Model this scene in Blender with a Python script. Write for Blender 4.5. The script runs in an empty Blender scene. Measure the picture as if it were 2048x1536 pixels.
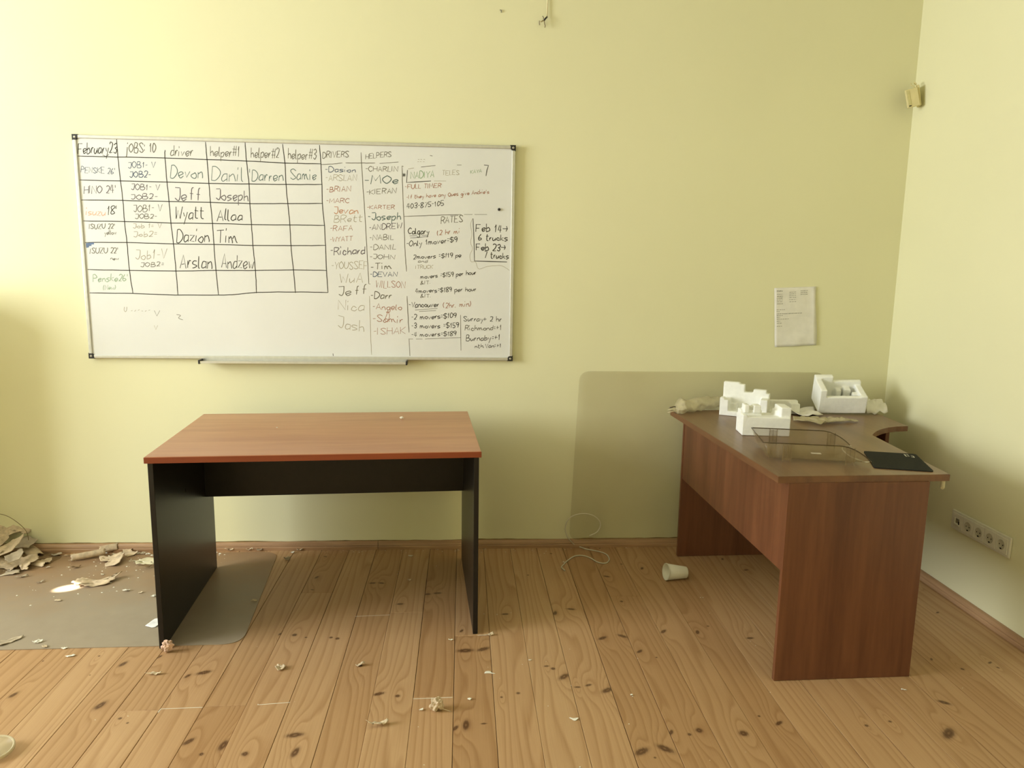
import bpy, bmesh, math, random
from mathutils import Vector, Matrix, noise
C = bpy.context.scene.collection
S = bpy.context.scene
PI = math.pi
# ------------------------------------------------------------------ camera
F_PX, YAW, PITCH, ROLL, CAM_D, CAM_H = 1493.33, 0.0666, 0.1621, 0.0150, 3.6913, 1.4635
_fw = Vector((math.sin(YAW)*math.cos(PITCH), math.cos(YAW)*math.cos(PITCH), -math.sin(PITCH)))
_r0 = Vector((math.cos(YAW), -math.sin(YAW), 0)); _u0 = _r0.cross(_fw)
_r = _r0*math.cos(ROLL) + _u0*math.sin(ROLL); _u = -_r0*math.sin(ROLL) + _u0*math.cos(ROLL)
_c = Vector((0, -CAM_D, CAM_H))
cd = bpy.data.cameras.new('camera'); cam = bpy.data.objects.new('camera', cd); C.objects.link(cam)
cd.sensor_width = 36; cd.lens = F_PX/2048*36; cd.clip_start = .02
M = Matrix((( _r.x, _u.x, -_fw.x, _c.x), (_r.y, _u.y, -_fw.y, _c.y), (_r.z, _u.z, -_fw.z, _c.z), (0, 0, 0, 1)))
cam.matrix_world = M; S.camera = cam

def at(px, py, axis, val):
    """the point of the plane axis=val seen at a pixel of the photograph (measuring aid)"""
    d = _fw + _r*((px-1024)/F_PX) - _u*((py-768)/F_PX)
    return _c + d*((val-_c[axis])/d[axis])
# ------------------------------------------------------------------ light
w = bpy.data.worlds.new('world'); S.world = w; w.use_nodes = True
w.node_tree.nodes['Background'].inputs[0].default_value = (.80, .90, 1, 1)
w.node_tree.nodes['Background'].inputs[1].default_value = 1.0
def area(name, loc, rot, sx, sy, power, col):
    l = bpy.data.lights.new(name, 'AREA'); l.shape = 'RECTANGLE'; l.size = sx; l.size_y = sy
    l.energy = power; l.color = col
    o = bpy.data.objects.new(name, l); o.location = loc; o.rotation_euler = rot; C.objects.link(o); return o
WX = -4.8                     # inner face of the left wall
W1 = (-3.3, -1.15, 0.95, 2.9)    # window opening y0 y1 z0 z1
area('window_daylight', (WX-.30, (W1[0]+W1[1])/2, (W1[2]+W1[3])/2), (0, -PI/2, 0), W1[3]-W1[2], W1[1]-W1[0], 350, (.93, .965, 1.0))
sp = bpy.data.lights.new('sun_glint', 'SPOT'); sp.energy = 13000; sp.spot_size = math.radians(.9); sp.spot_blend = .5; sp.shadow_soft_size = .01; sp.color = (1, .95, .85)
so = bpy.data.objects.new('sun_glint', sp); C.objects.link(so)
so.location = (-4.9, -1.95, 2.65)
so.rotation_euler = (Vector((-1.746, -.44, 0))-so.location).to_track_quat('-Z', 'Y').to_euler()
S.view_settings.view_transform = 'Standard'; S.view_settings.look = 'None'; S.view_settings.gamma = 1
S.view_settings.use_curve_mapping = False; S.view_settings.exposure = -0.19

# ------------------------------------------------------------------ helpers
random.seed(7)
def lin(r, g, b):
    f = lambda v: (v/255/12.92) if v/255 <= .04045 else ((v/255+.055)/1.055)**2.4
    return (f(r), f(g), f(b), 1)
class NT:
    def __init__(s, name, rough=.6, spec=.5):
        s.m = bpy.data.materials.new(name); s.m.use_nodes = True; s.t = s.m.node_tree
        s.b = s.t.nodes['Principled BSDF']; s.b.inputs['Roughness'].default_value = rough
        s.b.inputs['Specular IOR Level'].default_value = spec
    def n(s, typ, **k):
        o = s.t.nodes.new(typ)
        for a, v in k.items():
            if a.startswith('i_'):
                key = a[2:]; key = int(key) if key.isdigit() else key.replace('_', ' ')
                if isinstance(v, bpy.types.NodeSocket): s.t.links.new(v, o.inputs[key])
                else: o.inputs[key].default_value = v
            else: setattr(o, a, v)
        return o
    def link(s, a, b): s.t.links.new(a, b)
    def ramp(s, fac, stops, interp='LINEAR'):
        r = s.n('ShaderNodeValToRGB'); r.color_ramp.interpolation = interp
        e = r.color_ramp.elements
        while len(e) < len(stops): e.new(.5)
        for i, (p, c) in enumerate(stops): e[i].position = p; e[i].color = c
        s.link(fac, r.inputs[0]); return r.outputs[0]
    def bump(s, h, st=.2, dist=.002):
        b = s.n('ShaderNodeBump', i_Strength=st, i_Distance=dist); s.link(h, b.inputs['Height'])
        s.link(b.outputs[0], s.b.inputs['Normal'])
    def mix(s, fac, a, b, blend='MIX'):
        m = s.n('ShaderNodeMix', data_type='RGBA', blend_type=blend)
        for sock, v in ((m.inputs[0], fac), (m.inputs[6], a), (m.inputs[7], b)):
            if isinstance(v, bpy.types.NodeSocket): s.link(v, sock)
            else: sock.default_value = v
        return m.outputs[2]
    def math(s, op, a, b=0.0, c=0.0, clamp=False):
        m = s.n('ShaderNodeMath', operation=op, use_clamp=clamp)
        for i, v in enumerate((a, b, c)):
            if isinstance(v, bpy.types.NodeSocket): s.link(v, m.inputs[i])
            else: m.inputs[i].default_value = v
        return m.outputs[0]
    def color(s, v):
        if isinstance(v, bpy.types.NodeSocket): s.link(v, s.b.inputs['Base Color'])
        else: s.b.inputs['Base Color'].default_value = v
def simple(name, col, rough=.6, spec=.5, vary=.12, scale=30, bump=0.0, bscale=200, metal=0):
    t = NT(name, rough, spec); t.b.inputs['Metallic'].default_value = metal
    co = t.n('ShaderNodeTexCoord').outputs['Object']
    nz = t.n('ShaderNodeTexNoise', i_Scale=scale, i_Detail=4.0); t.link(co, nz.inputs['Vector'])
    c2 = tuple(v*(1-vary) for v in col[:3])+(1,); c3 = tuple(min(1, v*(1+vary)) for v in col[:3])+(1,)
    t.color(t.ramp(nz.outputs[0], [(.3, c2), (.7, c3)]))
    if bump:
        n2 = t.n('ShaderNodeTexNoise', i_Scale=bscale, i_Detail=3.0); t.link(co, n2.inputs['Vector'])
        t.bump(n2.outputs[0], bump)
    return t.m

def wood(name, base, dark, axis='x', rough=.35, scale=1.0, coat=0.0, spec=.5):
    t = NT(name, rough, spec)
    co = t.n('ShaderNodeTexCoord').outputs['Object']
    sc = {'x': (1.2, 14, 14), 'y': (14, 1.2, 14), 'z': (14, 14, 1.0)}[axis]
    mp = t.n('ShaderNodeMapping', i_Scale=tuple(v*scale for v in sc)); t.link(co, mp.inputs['Vector'])
    n1 = t.n('ShaderNodeTexNoise', i_Scale=1.0, i_Detail=5.0, i_Roughness=.6, i_Distortion=.4); t.link(mp.outputs[0], n1.inputs['Vector'])
    mp2 = t.n('ShaderNodeMapping', i_Scale=tuple(v*scale*6 for v in sc)); t.link(co, mp2.inputs['Vector'])
    n2 = t.n('ShaderNodeTexNoise', i_Scale=1.0, i_Detail=3.0); t.link(mp2.outputs[0], n2.inputs['Vector'])
    mx = t.math('ADD', t.math('MULTIPLY', n1.outputs[0], .75), t.math('MULTIPLY', n2.outputs[0], .25))
    t.color(t.ramp(mx, [(.36, dark), (.62, base)]))
    t.bump(n2.outputs[0], .05, .0005)
    if coat: t.b.inputs['Coat Weight'].default_value = coat; t.b.inputs['Coat Roughness'].default_value = .25
    return t.m

def setp(o, label=None, cat=None, group=None, kind=None):
    if label: o['label'] = label
    if cat: o['category'] = cat
    if group: o['group'] = group
    if kind: o['kind'] = kind
    return o
def thing(name, label, cat, loc=(0, 0, 0), rotz=0, group=None):
    o = bpy.data.objects.new(name, None); C.objects.link(o); o.empty_display_size = .05
    o.location = loc; o.rotation_euler = (0, 0, rotz); return setp(o, label, cat, group)
def mesh(name, verts, faces, m, parent=None, smooth=False):
    me = bpy.data.meshes.new(name); me.from_pydata([tuple(v) for v in verts], [], faces); me.validate()
    o = bpy.data.objects.new(name, me); C.objects.link(o)
    if m: me.materials.append(m)
    if parent: o.parent = parent
    if smooth:
        for p in me.polygons: p.use_smooth = True
    return o
def bmo(name, bm, m, parent=None, smooth=False):
    bmesh.ops.recalc_face_normals(bm, faces=bm.faces)
    me = bpy.data.meshes.new(name); bm.to_mesh(me); bm.free()
    o = bpy.data.objects.new(name, me); C.objects.link(o)
    if m: me.materials.append(m)
    if parent: o.parent = parent
    if smooth:
        for p in me.polygons: p.use_smooth = True
    return o
def box(bm, x0, x1, y0, y1, z0, z1, bev=0, seg=2):
    r = bmesh.ops.create_cube(bm, size=1)
    vs = r['verts']
    for v in vs: v.co = Vector(((x0+x1)/2+v.co.x*(x1-x0), (y0+y1)/2+v.co.y*(y1-y0), (z0+z1)/2+v.co.z*(z1-z0)))
    if bev:
        es = list({e for v in vs for e in v.link_edges})
        bmesh.ops.bevel(bm, geom=es, offset=bev, segments=seg, affect='EDGES', profile=.5)
def boxo(name, b, m, parent=None, bev=0, seg=2):
    bm = bmesh.new(); box(bm, *b, bev=bev, seg=seg); return bmo(name, bm, m, parent)
def prism(bm, poly, z0, z1, bev=0):
    vs = [bm.verts.new((x, y, z0)) for x, y in poly]
    f = bm.faces.new(vs); r = bmesh.ops.extrude_face_region(bm, geom=[f])
    tv = [v for v in r['geom'] if isinstance(v, bmesh.types.BMVert)]
    bmesh.ops.translate(bm, verts=tv, vec=(0, 0, z1-z0))
    if bev:
        es = [e for e in bm.edges if abs(e.verts[0].co.z-e.verts[1].co.z) < 1e-6]
        bmesh.ops.bevel(bm, geom=es, offset=bev, segments=2, affect='EDGES')
def catmull(pts, n=6):
    pts = [Vector(p) for p in pts]
    if len(pts) < 3: return pts
    q = [pts[0]*2-pts[1]]+pts+[pts[-1]*2-pts[-2]]; out = []
    for i in range(1, len(q)-2):
        a, b, c, d = q[i-1:i+3]
        for k in range(n):
            t = k/n; out.append(.5*((2*b)+(c-a)*t+(2*a-5*b+4*c-d)*t*t+(3*b-a-3*c+d)*t**3))
    return out+[pts[-1]]
def tube(bm, pts, r, n=8, cap=True):
    pts = [Vector(p) for p in pts]; rings = []; up = Vector((0, 0, 1))
    rr = r if isinstance(r, (list, tuple)) else [r]*len(pts)
    for i, p in enumerate(pts):
        t = (pts[min(i+1, len(pts)-1)]-pts[max(i-1, 0)])
        if t.length < 1e-9: t = Vector((0, 0, 1))
        t.normalize()
        if abs(t.dot(up)) > .95: up = Vector((1, 0, 0))
        a = t.cross(up).normalized(); b = a.cross(t).normalized(); up = b
        rings.append([bm.verts.new(p+a*rr[i]*math.cos(2*PI*k/n)+b*rr[i]*math.sin(2*PI*k/n)) for k in range(n)])
    for i in range(len(rings)-1):
        for k in range(n): bm.faces.new((rings[i][k], rings[i][(k+1) % n], rings[i+1][(k+1) % n], rings[i+1][k]))
    if cap: bm.faces.new(rings[0][::-1]); bm.faces.new(rings[-1])
def tubeo(name, pts, r, m, parent=None, n=8, sm=0):
    bm = bmesh.new(); tube(bm, catmull(pts, sm) if sm else pts, r, n); return bmo(name, bm, m, parent, True)
def lathe(bm, prof, n=32):
    rings = [[bm.verts.new((r*math.cos(2*PI*k/n), r*math.sin(2*PI*k/n), z)) for k in range(n)] for r, z in prof]
    for i in range(len(rings)-1):
        for k in range(n): bm.faces.new((rings[i][k], rings[i][(k+1) % n], rings[i+1][(k+1) % n], rings[i+1][k]))
    return rings
def xform(bm, M): bmesh.ops.transform(bm, matrix=M, verts=bm.verts)
# ------------------------------------------------------------------ materials
def wall_paint():
    t = NT('pale yellow green wall paint', .62, .25)
    co = t.n('ShaderNodeTexCoord').outputs['Object']
    n1 = t.n('ShaderNodeTexNoise', i_Scale=1.3, i_Detail=3.0); t.link(co, n1.inputs['Vector'])
    base = t.ramp(n1.outputs[0], [(.3, (.765, .74, .475, 1)), (.7, (.79, .765, .495, 1))])
    n2 = t.n('ShaderNodeTexNoise', i_Scale=9.0, i_Detail=5.0, i_Roughness=.7); t.link(co, n2.inputs['Vector'])
    sm = t.ramp(n2.outputs[0], [(.70, (0, 0, 0, 1)), (.80, (.35, .35, .35, 1))])
    sx = t.n('ShaderNodeSeparateXYZ'); t.link(co, sx.inputs[0])
    low = t.math('SUBTRACT', 1.0, t.math('MULTIPLY', sx.outputs[2], 1.2), clamp=True)   # scuffs sit in the reach of shoes and chairs
    c = t.mix(t.math('MULTIPLY', sm, low), base, (.42, .36, .2, 1))
    t.color(c)
    n3 = t.n('ShaderNodeTexNoise', i_Scale=130.0, i_Detail=3.0); t.link(co, n3.inputs['Vector'])
    n4 = t.n('ShaderNodeTexNoise', i_Scale=5.0, i_Detail=2.0); t.link(co, n4.inputs['Vector'])
    t.bump(t.math('ADD', t.math('MULTIPLY', n3.outputs[0], .3), n4.outputs[0]), .12, .004)
    return t.m
M_wall = wall_paint()
M_ceil = simple('white ceiling paint', (.8, .79, .74, 1), .8, .2, .03)
M_plaster = simple('torn plaster paper', lin(202, 182, 152), .85, .2, .22, 45, .5, 160)
M_plaster2 = simple('grey torn plaster paper', lin(178, 164, 140), .9, .15, .2, 30, .4, 100)
M_chip = simple('white paint chip', lin(235, 232, 215), .6, .3, .05)
M_leaf = simple('crumpled dry beige scrap', lin(214, 196, 166), .8, .2, .2, 90, .4, 150)
M_base = wood('baseboard pine', lin(182, 146, 108), lin(150, 114, 80), 'x', .45)
M_baser = wood('baseboard pine side', lin(182, 146, 108), lin(150, 114, 80), 'y', .45)
M_board = simple('whiteboard enamel', (.73, .735, .70, 1), .16, .5, .02, 4)
M_alu = simple('anodised aluminium', (.62, .62, .58, 1), .35, .5, .04, 60, metal=.7)
M_black = simple('black plastic', (.012, .011, .01, 1), .4, .5, .1)
M_screw = simple('steel screw', (.55, .53, .5, 1), .3, .5, .1, metal=.9)
M_cherry = wood('cherry laminate', lin(184, 132, 96), lin(162, 108, 76), 'x', .30, .7, spec=.6)
M_cherry_e = wood('cherry edge band', lin(140, 66, 32), lin(122, 54, 26), 'x', .35, .7)
M_ebony = simple('black laminate', (.009, .0075, .006, 1), .34, .38, .15, 40, .04, 300)
M_walnut = wood('walnut laminate', lin(118, 74, 48), lin(92, 54, 34), 'z', .38, .8, spec=.45)
M_walnut_t = wood('walnut laminate top', lin(128, 96, 66), lin(108, 80, 54), 'y', .34, .8, spec=.6)
M_walnut_e = wood('walnut edge band', lin(120, 82, 52), lin(100, 66, 42), 'y', .4, .8)
M_foam = simple('polystyrene foam', (.90, .90, .84, 1), .75, .3, .03, 50, .35, 260)
M_paper = simple('white paper', (.78, .75, .66, 1), .7, .25, .04)
M_white = simple('white plastic', (.72, .69, .55, 1), .4, .5, .04)
M_cup = simple('paper cup', (.74, .70, .56, 1), .6, .3, .03)
M_cord = simple('grey white cord', (.62, .58, .44, 1), .5, .4, .05)
M_pad = simple('black mouse pad', (.012, .012, .009, 1), .8, .2, .2, 80, .2, 400)
M_hole = simple('dark hole', (.01, .008, .006, 1), .9, .1, .1)
def clear(name, col, alpha, rough=.15):
    t = NT(name, rough, .5); t.b.inputs['Base Color'].default_value = col; t.b.inputs['Alpha'].default_value = alpha
    co = t.n('ShaderNodeTexCoord').outputs['Object']
    nz = t.n('ShaderNodeTexNoise', i_Scale=14.0, i_Detail=4.0); t.link(co, nz.inputs['Vector'])
    t.link(t.math('ADD', t.math('MULTIPLY', nz.outputs[0], .12), alpha-.06), t.b.inputs['Alpha'])
    t.bump(nz.outputs[0], .05)
    return t.m
M_mat = clear('frosted plastic mat', lin(172, 156, 132), .74, .48)
def dusty(m):
    t = NT.__new__(NT); t.m = m; t.t = m.node_tree; t.b = t.t.nodes['Principled BSDF']
    co = t.n('ShaderNodeTexCoord').outputs['Object']; sx = t.n('ShaderNodeSeparateXYZ'); t.link(co, sx.inputs[0])
    nz = t.n('ShaderNodeTexNoise', i_Scale=3.5, i_Detail=6.0, i_Roughness=.65); t.link(co, nz.inputs['Vector'])
    f = t.math('ADD', t.math('MULTIPLY', sx.outputs[1], 1.1), t.math('ADD', nz.outputs[0], .42), clamp=True)   # plaster dust lies thick towards the rubble
    t.color(t.ramp(f, [(.15, lin(174, 160, 138)), (.75, lin(166, 134, 100))]))
dusty(M_mat)
M_matw = clear('clear plastic mat', lin(165, 146, 84), .12, .5); M_matw.node_tree.nodes['Principled BSDF'].inputs['Specular IOR Level'].default_value = .15
for _n in M_matw.node_tree.nodes:
    if _n.type == 'TEX_NOISE': _n.inputs['Scale'].default_value = 2.5
M_tray = clear('smoky acrylic', lin(150, 128, 88), .26, .08)
M_trayedge = clear('smoky acrylic edge', lin(80, 62, 34), .85, .15)
M_bag = clear('thin milky plastic film', lin(226, 214, 176), .42, .3)
M_tube = clear('clear plastic tube', lin(225, 215, 180), .5, .1)
M_glasspane = clear('window glass', (1, 1, 1, 1), .06, .02)

# pine floor: rings and grain as contours of a height field that swells round every knot
KNOTS = [(375,1352,.028,.5),(408,1345,.05,1.2),(377,1483,.04,.6),(403,1508,.02,0),(447,1490,.05,.2),(490,1508,.03,0),(590,1470,.05,1.4),(590,1505,.045,.2),
 (560,1268,.02,.3),(589,1270,.03,0),(662,1275,.02,0),(675,1277,.024,0),(720,1331,.03,0),(795,1392,.025,0),(757,1388,.04,1.2),(930,1301,.06,1.5),(967,1298,.05,1.1),
 (911,1456,.03,.5),(932,1450,.05,.1),(968,1447,.018,1.5),(1003,1394,.013,0),(1036,1386,.020,0),(1093,1332,.02,1.5),(1106,1337,.024,0),(1128,1353,.05,.8),(1155,1374,.022,1.6),(1177,1370,.025,1.2),
 (1215,1380,.05,1),(1110,1226,.035,.3),(1142,1218,.035,1.8),(1010,1228,.03,1.5),(1102,1107,.018,0),(1056,1150,.016,0),(1284,1137,.028,.4),(1243,1203,.02,0),(1327,1263,.034,.7),(1395,1264,.034,.3),(1416,1252,.014,0),
 (1279,1303,.03,.8),(1313,1315,.012,0),(1205,1276,.04,1),(1245,1272,.04,2.2),(1283,1503,.055,1.0),(1330,1497,.055,2.3),(1310,1515,.012,0),(1398,1461,.034,0),(1342,1465,.028,.5),(1379,1469,.018,0),(1487,1467,.042,0),
 (1558,1446,.032,.9),(1518,1432,.014,0),(1780,1443,.016,0),(1733,1451,.018,0),(1897,1467,.07,.75),(1888,1405,.04,2.2),(1925,1338,.02,0),(1980,1325,.02,1),(1996,1335,.016,0),(1445,1118,.024,.3),(1492,1140,.026,1.4),(1500,1276,.03,1.5),
 (855,1188,.03,1.5),(745,1166,.03,1.5),(763,1166,.03,1.8),(800,1208,.03,1.5),(875,1186,.035,1.5),(200,1411,.05,.35),(26,1390,.035,.3),(246,1328,.04,.35),(240,1437,.018,0),(255,1446,.012,0),(86,1322,.01,0),(198,1312,.012,0),(180,1350,.008,0),(512,1190,.02,1.5),(612,1275,.014,0),(1830,1170,.02,0),(1875,1225,.02,1)]
KW = [(at(px, py, 2, 0), rad, ang) for px, py, rad, ang in KNOTS]
def pine(rv, xa, xb, ya, yb):
    """pine board: every board has its own knots, the rings swell round them"""
    t = NT('knotty pine board', .46, .35)
    P = t.n('ShaderNodeNewGeometry').outputs['Position']
    knots = [(q.x, q.y, rad, ang) for q, rad, ang in KW if xa-.002 <= q.x < xb+.002 and ya <= q.y < yb]
    rg = random.Random(int(rv*1e6))
    if not knots or yb-ya > 2.5 and (xa < -1.6 or xa > 1.7):
        for _ in range(3): knots.append((rg.uniform(xa, xb), rg.uniform(ya, yb), rg.uniform(.012, .032), rg.choice([0, .5, 1.3, 2])))
    dmin = None; wmin = None
    for x, y, rad, ang in knots:
        el = 1.0 if ang == 0 else 2.2
        def dist(loc, rot, scl):
            mp = t.n('ShaderNodeMapping', vector_type='TEXTURE', i_Location=loc, i_Rotation=(0, 0, rot), i_Scale=scl)
            t.link(P, mp.inputs['Vector'])
            v = t.n('ShaderNodeVectorMath', operation='MULTIPLY'); t.link(mp.outputs[0], v.inputs[0]); v.inputs[1].default_value = (1, 1, 0)
            ln = t.n('ShaderNodeVectorMath', operation='LENGTH'); t.link(v.outputs[0], ln.inputs[0]); return ln.outputs['Value']
        d = dist((x, y, 0), -ang+PI/2 if ang else 0, (rad*.33*el**.5, rad*.33/el**.5, 1))
        dmin = d if dmin is None else t.math('MINIMUM', dmin, d)
        if rad > .024 or wmin is None:
            d = dist((x, y, 0), 0, (.030 if rad > .024 else .012, .10 if rad > .024 else .05, 1))
            wmin = d if wmin is None else t.math('MINIMUM', wmin, d)
    pp = t.n('ShaderNodeVectorMath', operation='ADD'); t.link(P, pp.inputs[0]); pp.inputs[1].default_value = (rv*37, rv*91, 0)
    mp = t.n('ShaderNodeMapping', i_Scale=(9, .8, 1)); t.link(pp.outputs[0], mp.inputs['Vector'])
    n1 = t.n('ShaderNodeTexNoise', i_Scale=1.0, i_Detail=1.5, i_Roughness=.4); t.link(mp.outputs[0], n1.inputs['Vector'])
    bump = t.math('EXPONENT', t.math('MULTIPLY', t.math('MULTIPLY', wmin, wmin), -1.0))
    sx = t.n('ShaderNodeSeparateXYZ'); t.link(pp.outputs[0], sx.inputs[0])
    h = t.math('ADD', t.math('MULTIPLY', n1.outputs[0], 5.5), t.math('MULTIPLY', bump, 2.1))
    h = t.math('ADD', h, t.math('MULTIPLY', sx.outputs[0], 30.0))
    band = t.math('FRACT', h)
    ring = t.ramp(band, [(0, (0, 0, 0, 1)), (.55, (.25, .25, .25, 1)), (.86, (1, 1, 1, 1)), (1, (0, 0, 0, 1))])
    mp2 = t.n('ShaderNodeMapping', i_Scale=(260, 4, 1)); t.link(pp.outputs[0], mp2.inputs['Vector'])
    n2 = t.n('ShaderNodeTexNoise', i_Scale=1.0, i_Detail=3.0); t.link(mp2.outputs[0], n2.inputs['Vector'])
    n3 = t.n('ShaderNodeTexNoise', i_Scale=2.3, i_Detail=4.0); t.link(P, n3.inputs['Vector'])
    cols = [lin(190, 155, 114), lin(182, 146, 105), lin(188, 152, 111), lin(177, 140, 99)]
    base = cols[rg.randrange(4)]
    darker = tuple(base[i]*(.66, .56, .44)[i] for i in range(3))+(1,)
    f = t.math('MULTIPLY', ring, .56)
    f = t.math('ADD', f, t.math('MULTIPLY', n2.outputs[0], .62))
    f = t.math('ADD', f, t.math('MULTIPLY', n3.outputs[0], .25)); f = t.math('SUBTRACT', f, .36, clamp=True)
    c = t.mix(f, base, darker)
    k0 = t.math('ADD', dmin, t.math('MULTIPLY', t.math('SUBTRACT', n2.outputs[0], .5), .9))
    k0s = t.math('MULTIPLY', k0, .4)
    core = t.ramp(k0s, [(0, (.55, .55, .55, 1)), (.16, (.95, .95, .95, 1)), (.32, (.75, .75, .75, 1)), (.44, (.25, .25, .25, 1)), (.66, (0, 0, 0, 1))])
    t.color(t.mix(core, c, lin(82, 52, 28)))
    t.bump(t.math('ADD', n2.outputs[0], t.math('MULTIPLY', ring, .4)), .10, .0012)
    r = t.ramp(n3.outputs[0], [(.3, (.40,)*3+(1,)), (.7, (.56,)*3+(1,))]); t.link(r, t.b.inputs['Roughness'])
    return t.m
M_gap = simple('dusty dark gap', (.045, .03, .018, 1), .9, .1, .3)

# ------------------------------------------------------------------ the room
CEIL = 3.15; XR = 2.193; YF = -4.6
def struct(o, ): return setp(o, kind='structure')
fl = struct(boxo('floor', (WX-.35, XR+.2, YF-.2, .2, -.08, -.022), M_gap))
struct(boxo('ceiling', (WX-.35, XR+.2, YF-.2, .2, CEIL, CEIL+.12), M_ceil))
struct(boxo('wall_back', (WX-.35, XR+.2, 0, .2, -.08, CEIL), M_wall))
struct(boxo('wall_right', (XR, XR+.2, YF, 0, -.08, CEIL), M_wall))
struct(boxo('wall_front', (WX-.35, XR+.2, YF-.2, YF, -.08, CEIL), M_wall))
bm = bmesh.new()
y0, y1, z0, z1 = W1
box(bm, WX-.35, WX, YF, y0, -.08, CEIL); box(bm, WX-.35, WX, y1, 0, -.08, CEIL)
box(bm, -3.3, -2.42, -.42, 0, -.08, 1.32); box(bm, WX-.35, WX, y0, y1, -.08, z0); box(bm, WX-.35, WX, y0, y1, z1, CEIL)  # first box: unseen pier added to darken the back wall's lower left
struct(bmo('wall_left', bm, M_wall))
wn = struct(bpy.data.objects.new('window_1', None)); C.objects.link(wn)
bm = bmesh.new()
for b in ((y0, y0+.05, z0, z1), (y1-.05, y1, z0, z1), (y0, y1, z0, z0+.05), (y0, y1, z1-.05, z1), ((y0+y1)/2-.03, (y0+y1)/2+.03, z0, z1)):
    box(bm, WX-.20, WX-.15, *b)
bmo('window_frame', bm, M_white, wn)
boxo('window_sill', (WX-.16, WX+.04, y0-.03, y1+.03, z0-.03, z0+.004), M_white, wn, .004)
# floor boards, each one its own piece
PW = .137; X0 = .110
splits = {-9: [-1.385], -7: [-1.37], -3: [-.72], -2: [-1.345], 0: [], -1: [-.93], 4: [-.60], -6: [-.52], 9: [-2.0], 6: [-2.3], -11: [-2.1], 2: [-2.6]}
k = -24
while X0+k*PW < XR:
    xa = max(X0+k*PW, WX); xb = min(X0+(k+1)*PW, XR)
    if xb-xa > .01:
        cuts = [0.0]+splits.get(k, [] if -14 < k < 14 else [])+[YF]
        for a, b in zip(cuts[:-1], cuts[1:]):
            g = random.choice([.0003, .0006, .0011]); dz = random.uniform(-.0007, .0004)
            bm = bmesh.new(); box(bm, xa+g, xb-g*.8, b+.0006, a-.0006, -.022, dz)
            top = [e for e in bm.edges if all(v.co.z > -.01 for v in e.verts)]
            bmesh.ops.bevel(bm, geom=top, offset=.0011, segments=1, affect='EDGES')
            bmo('plank', bm, pine(random.random(), xa, xb, b, a), fl)
    k += 1
def profile_run(name, prof, a, b, nrm, m, parent=None):
    """baseboard moulding: profile (out, up) swept from a to b"""
    a = Vector(a); b = Vector(b); nrm = Vector(nrm); vs = []; n = len(prof)
    for p in (a, b): vs += [p+nrm*o+Vector((0, 0, z)) for o, z in prof]
    fs = [(i, (i+1) % n, n+(i+1) % n, n+i) for i in range(n)]+[tuple(range(n))[::-1], tuple(range(n, 2*n))]
    return mesh(name, vs, fs, m, parent)
prof = [(0, 0), (.021, 0), (.021, .014), (.019, .018), (.0165, .0195), (.0185, .021), (.016, .030), (.011, .038), (.004, .041), (0, .041)]
bb = struct(bpy.data.objects.new('baseboard_back', None)); C.objects.link(bb)
xj = at(756, 1095, 1, -.02).x
profile_run('baseboard_length', prof, (WX, 0, 0), (xj-.001, 0, 0), (0, -1, 0), M_base, bb)
profile_run('baseboard_length', prof, (xj+.001, 0, 0), (XR, 0, 0), (0, -1, 0), M_base, bb)
struct(profile_run('baseboard_right', prof, (XR, YF, 0), (XR, -.02, 0), (-1, 0, 0), M_baser))
# ragged lower edge of the plaster above the baseboard
vs = []; fs = []; n = 220
for i in range(n+1):
    x = WX+.02+(XR-WX-.02)*i/n
    lo = .0415+.004*noise.noise(Vector((x*3, 0, 0)))+.0022*noise.noise(Vector((x*19, 2, 0)))+.0015
    vs += [(x, -.0012, lo), (x, -.0010, .058), (x, 0, .085), (x, 0, lo-.001)]
    if i: b = (i-1)*4; c = i*4; fs += [(b, c, c+1, b+1), (b+1, c+1, c+2, b+2), (b+3, b, c, c+3)]
tr_ = struct(mesh('trim_1', vs, fs, M_wall))
gv = []; gf = []
for i in range(n+1):
    x = vs[i*4][0]; gv += [(x, -.0022, .040), (x, -.0018, vs[i*4][2]+.0016*max(0, noise.noise(Vector((x*7, 5, 0)))*2+.4))]
    if i: gf.append((2*i-2, 2*i, 2*i+1, 2*i-1))
mesh('plaster_gap', gv, gf, simple('dark plaster gap', lin(120, 96, 56), .9, .1, .3), tr_)  # thin dark strip drawn along the ragged plaster edge
# ------------------------------------------------------------------ whiteboard
BX0, BX1, BZ0, BZ1, BY = -1.7834, .245, .9788, 2.0082, -.0225
wb = thing('whiteboard', 'large aluminium framed whiteboard full of handwritten names and tables on the back wall', 'whiteboard', (0, 0, 0))
fw_ = .017
boxo('writing_surface', (BX0+.01, BX1-.01, BY, -.004, BZ0+.01, BZ1-.01), M_board, wb)
def rail(b, m=M_alu):
    bm = bmesh.new(); box(bm, *b, bev=.003)
    return bmo('frame_rail', bm, m, wb)
rail((BX0+.018, BX1-.018, BY-.006, -.002, BZ1-fw_, BZ1-.001)); rail((BX0+.018, BX1-.018, BY-.006, -.002, BZ0+.001, BZ0+fw_))
rail((BX0+.001, BX0+fw_, BY-.006, -.002, BZ0+.018, BZ1-.018)); rail((BX1-fw_, BX1-.001, BY-.006, -.002, BZ0+.018, BZ1-.018))
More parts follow.
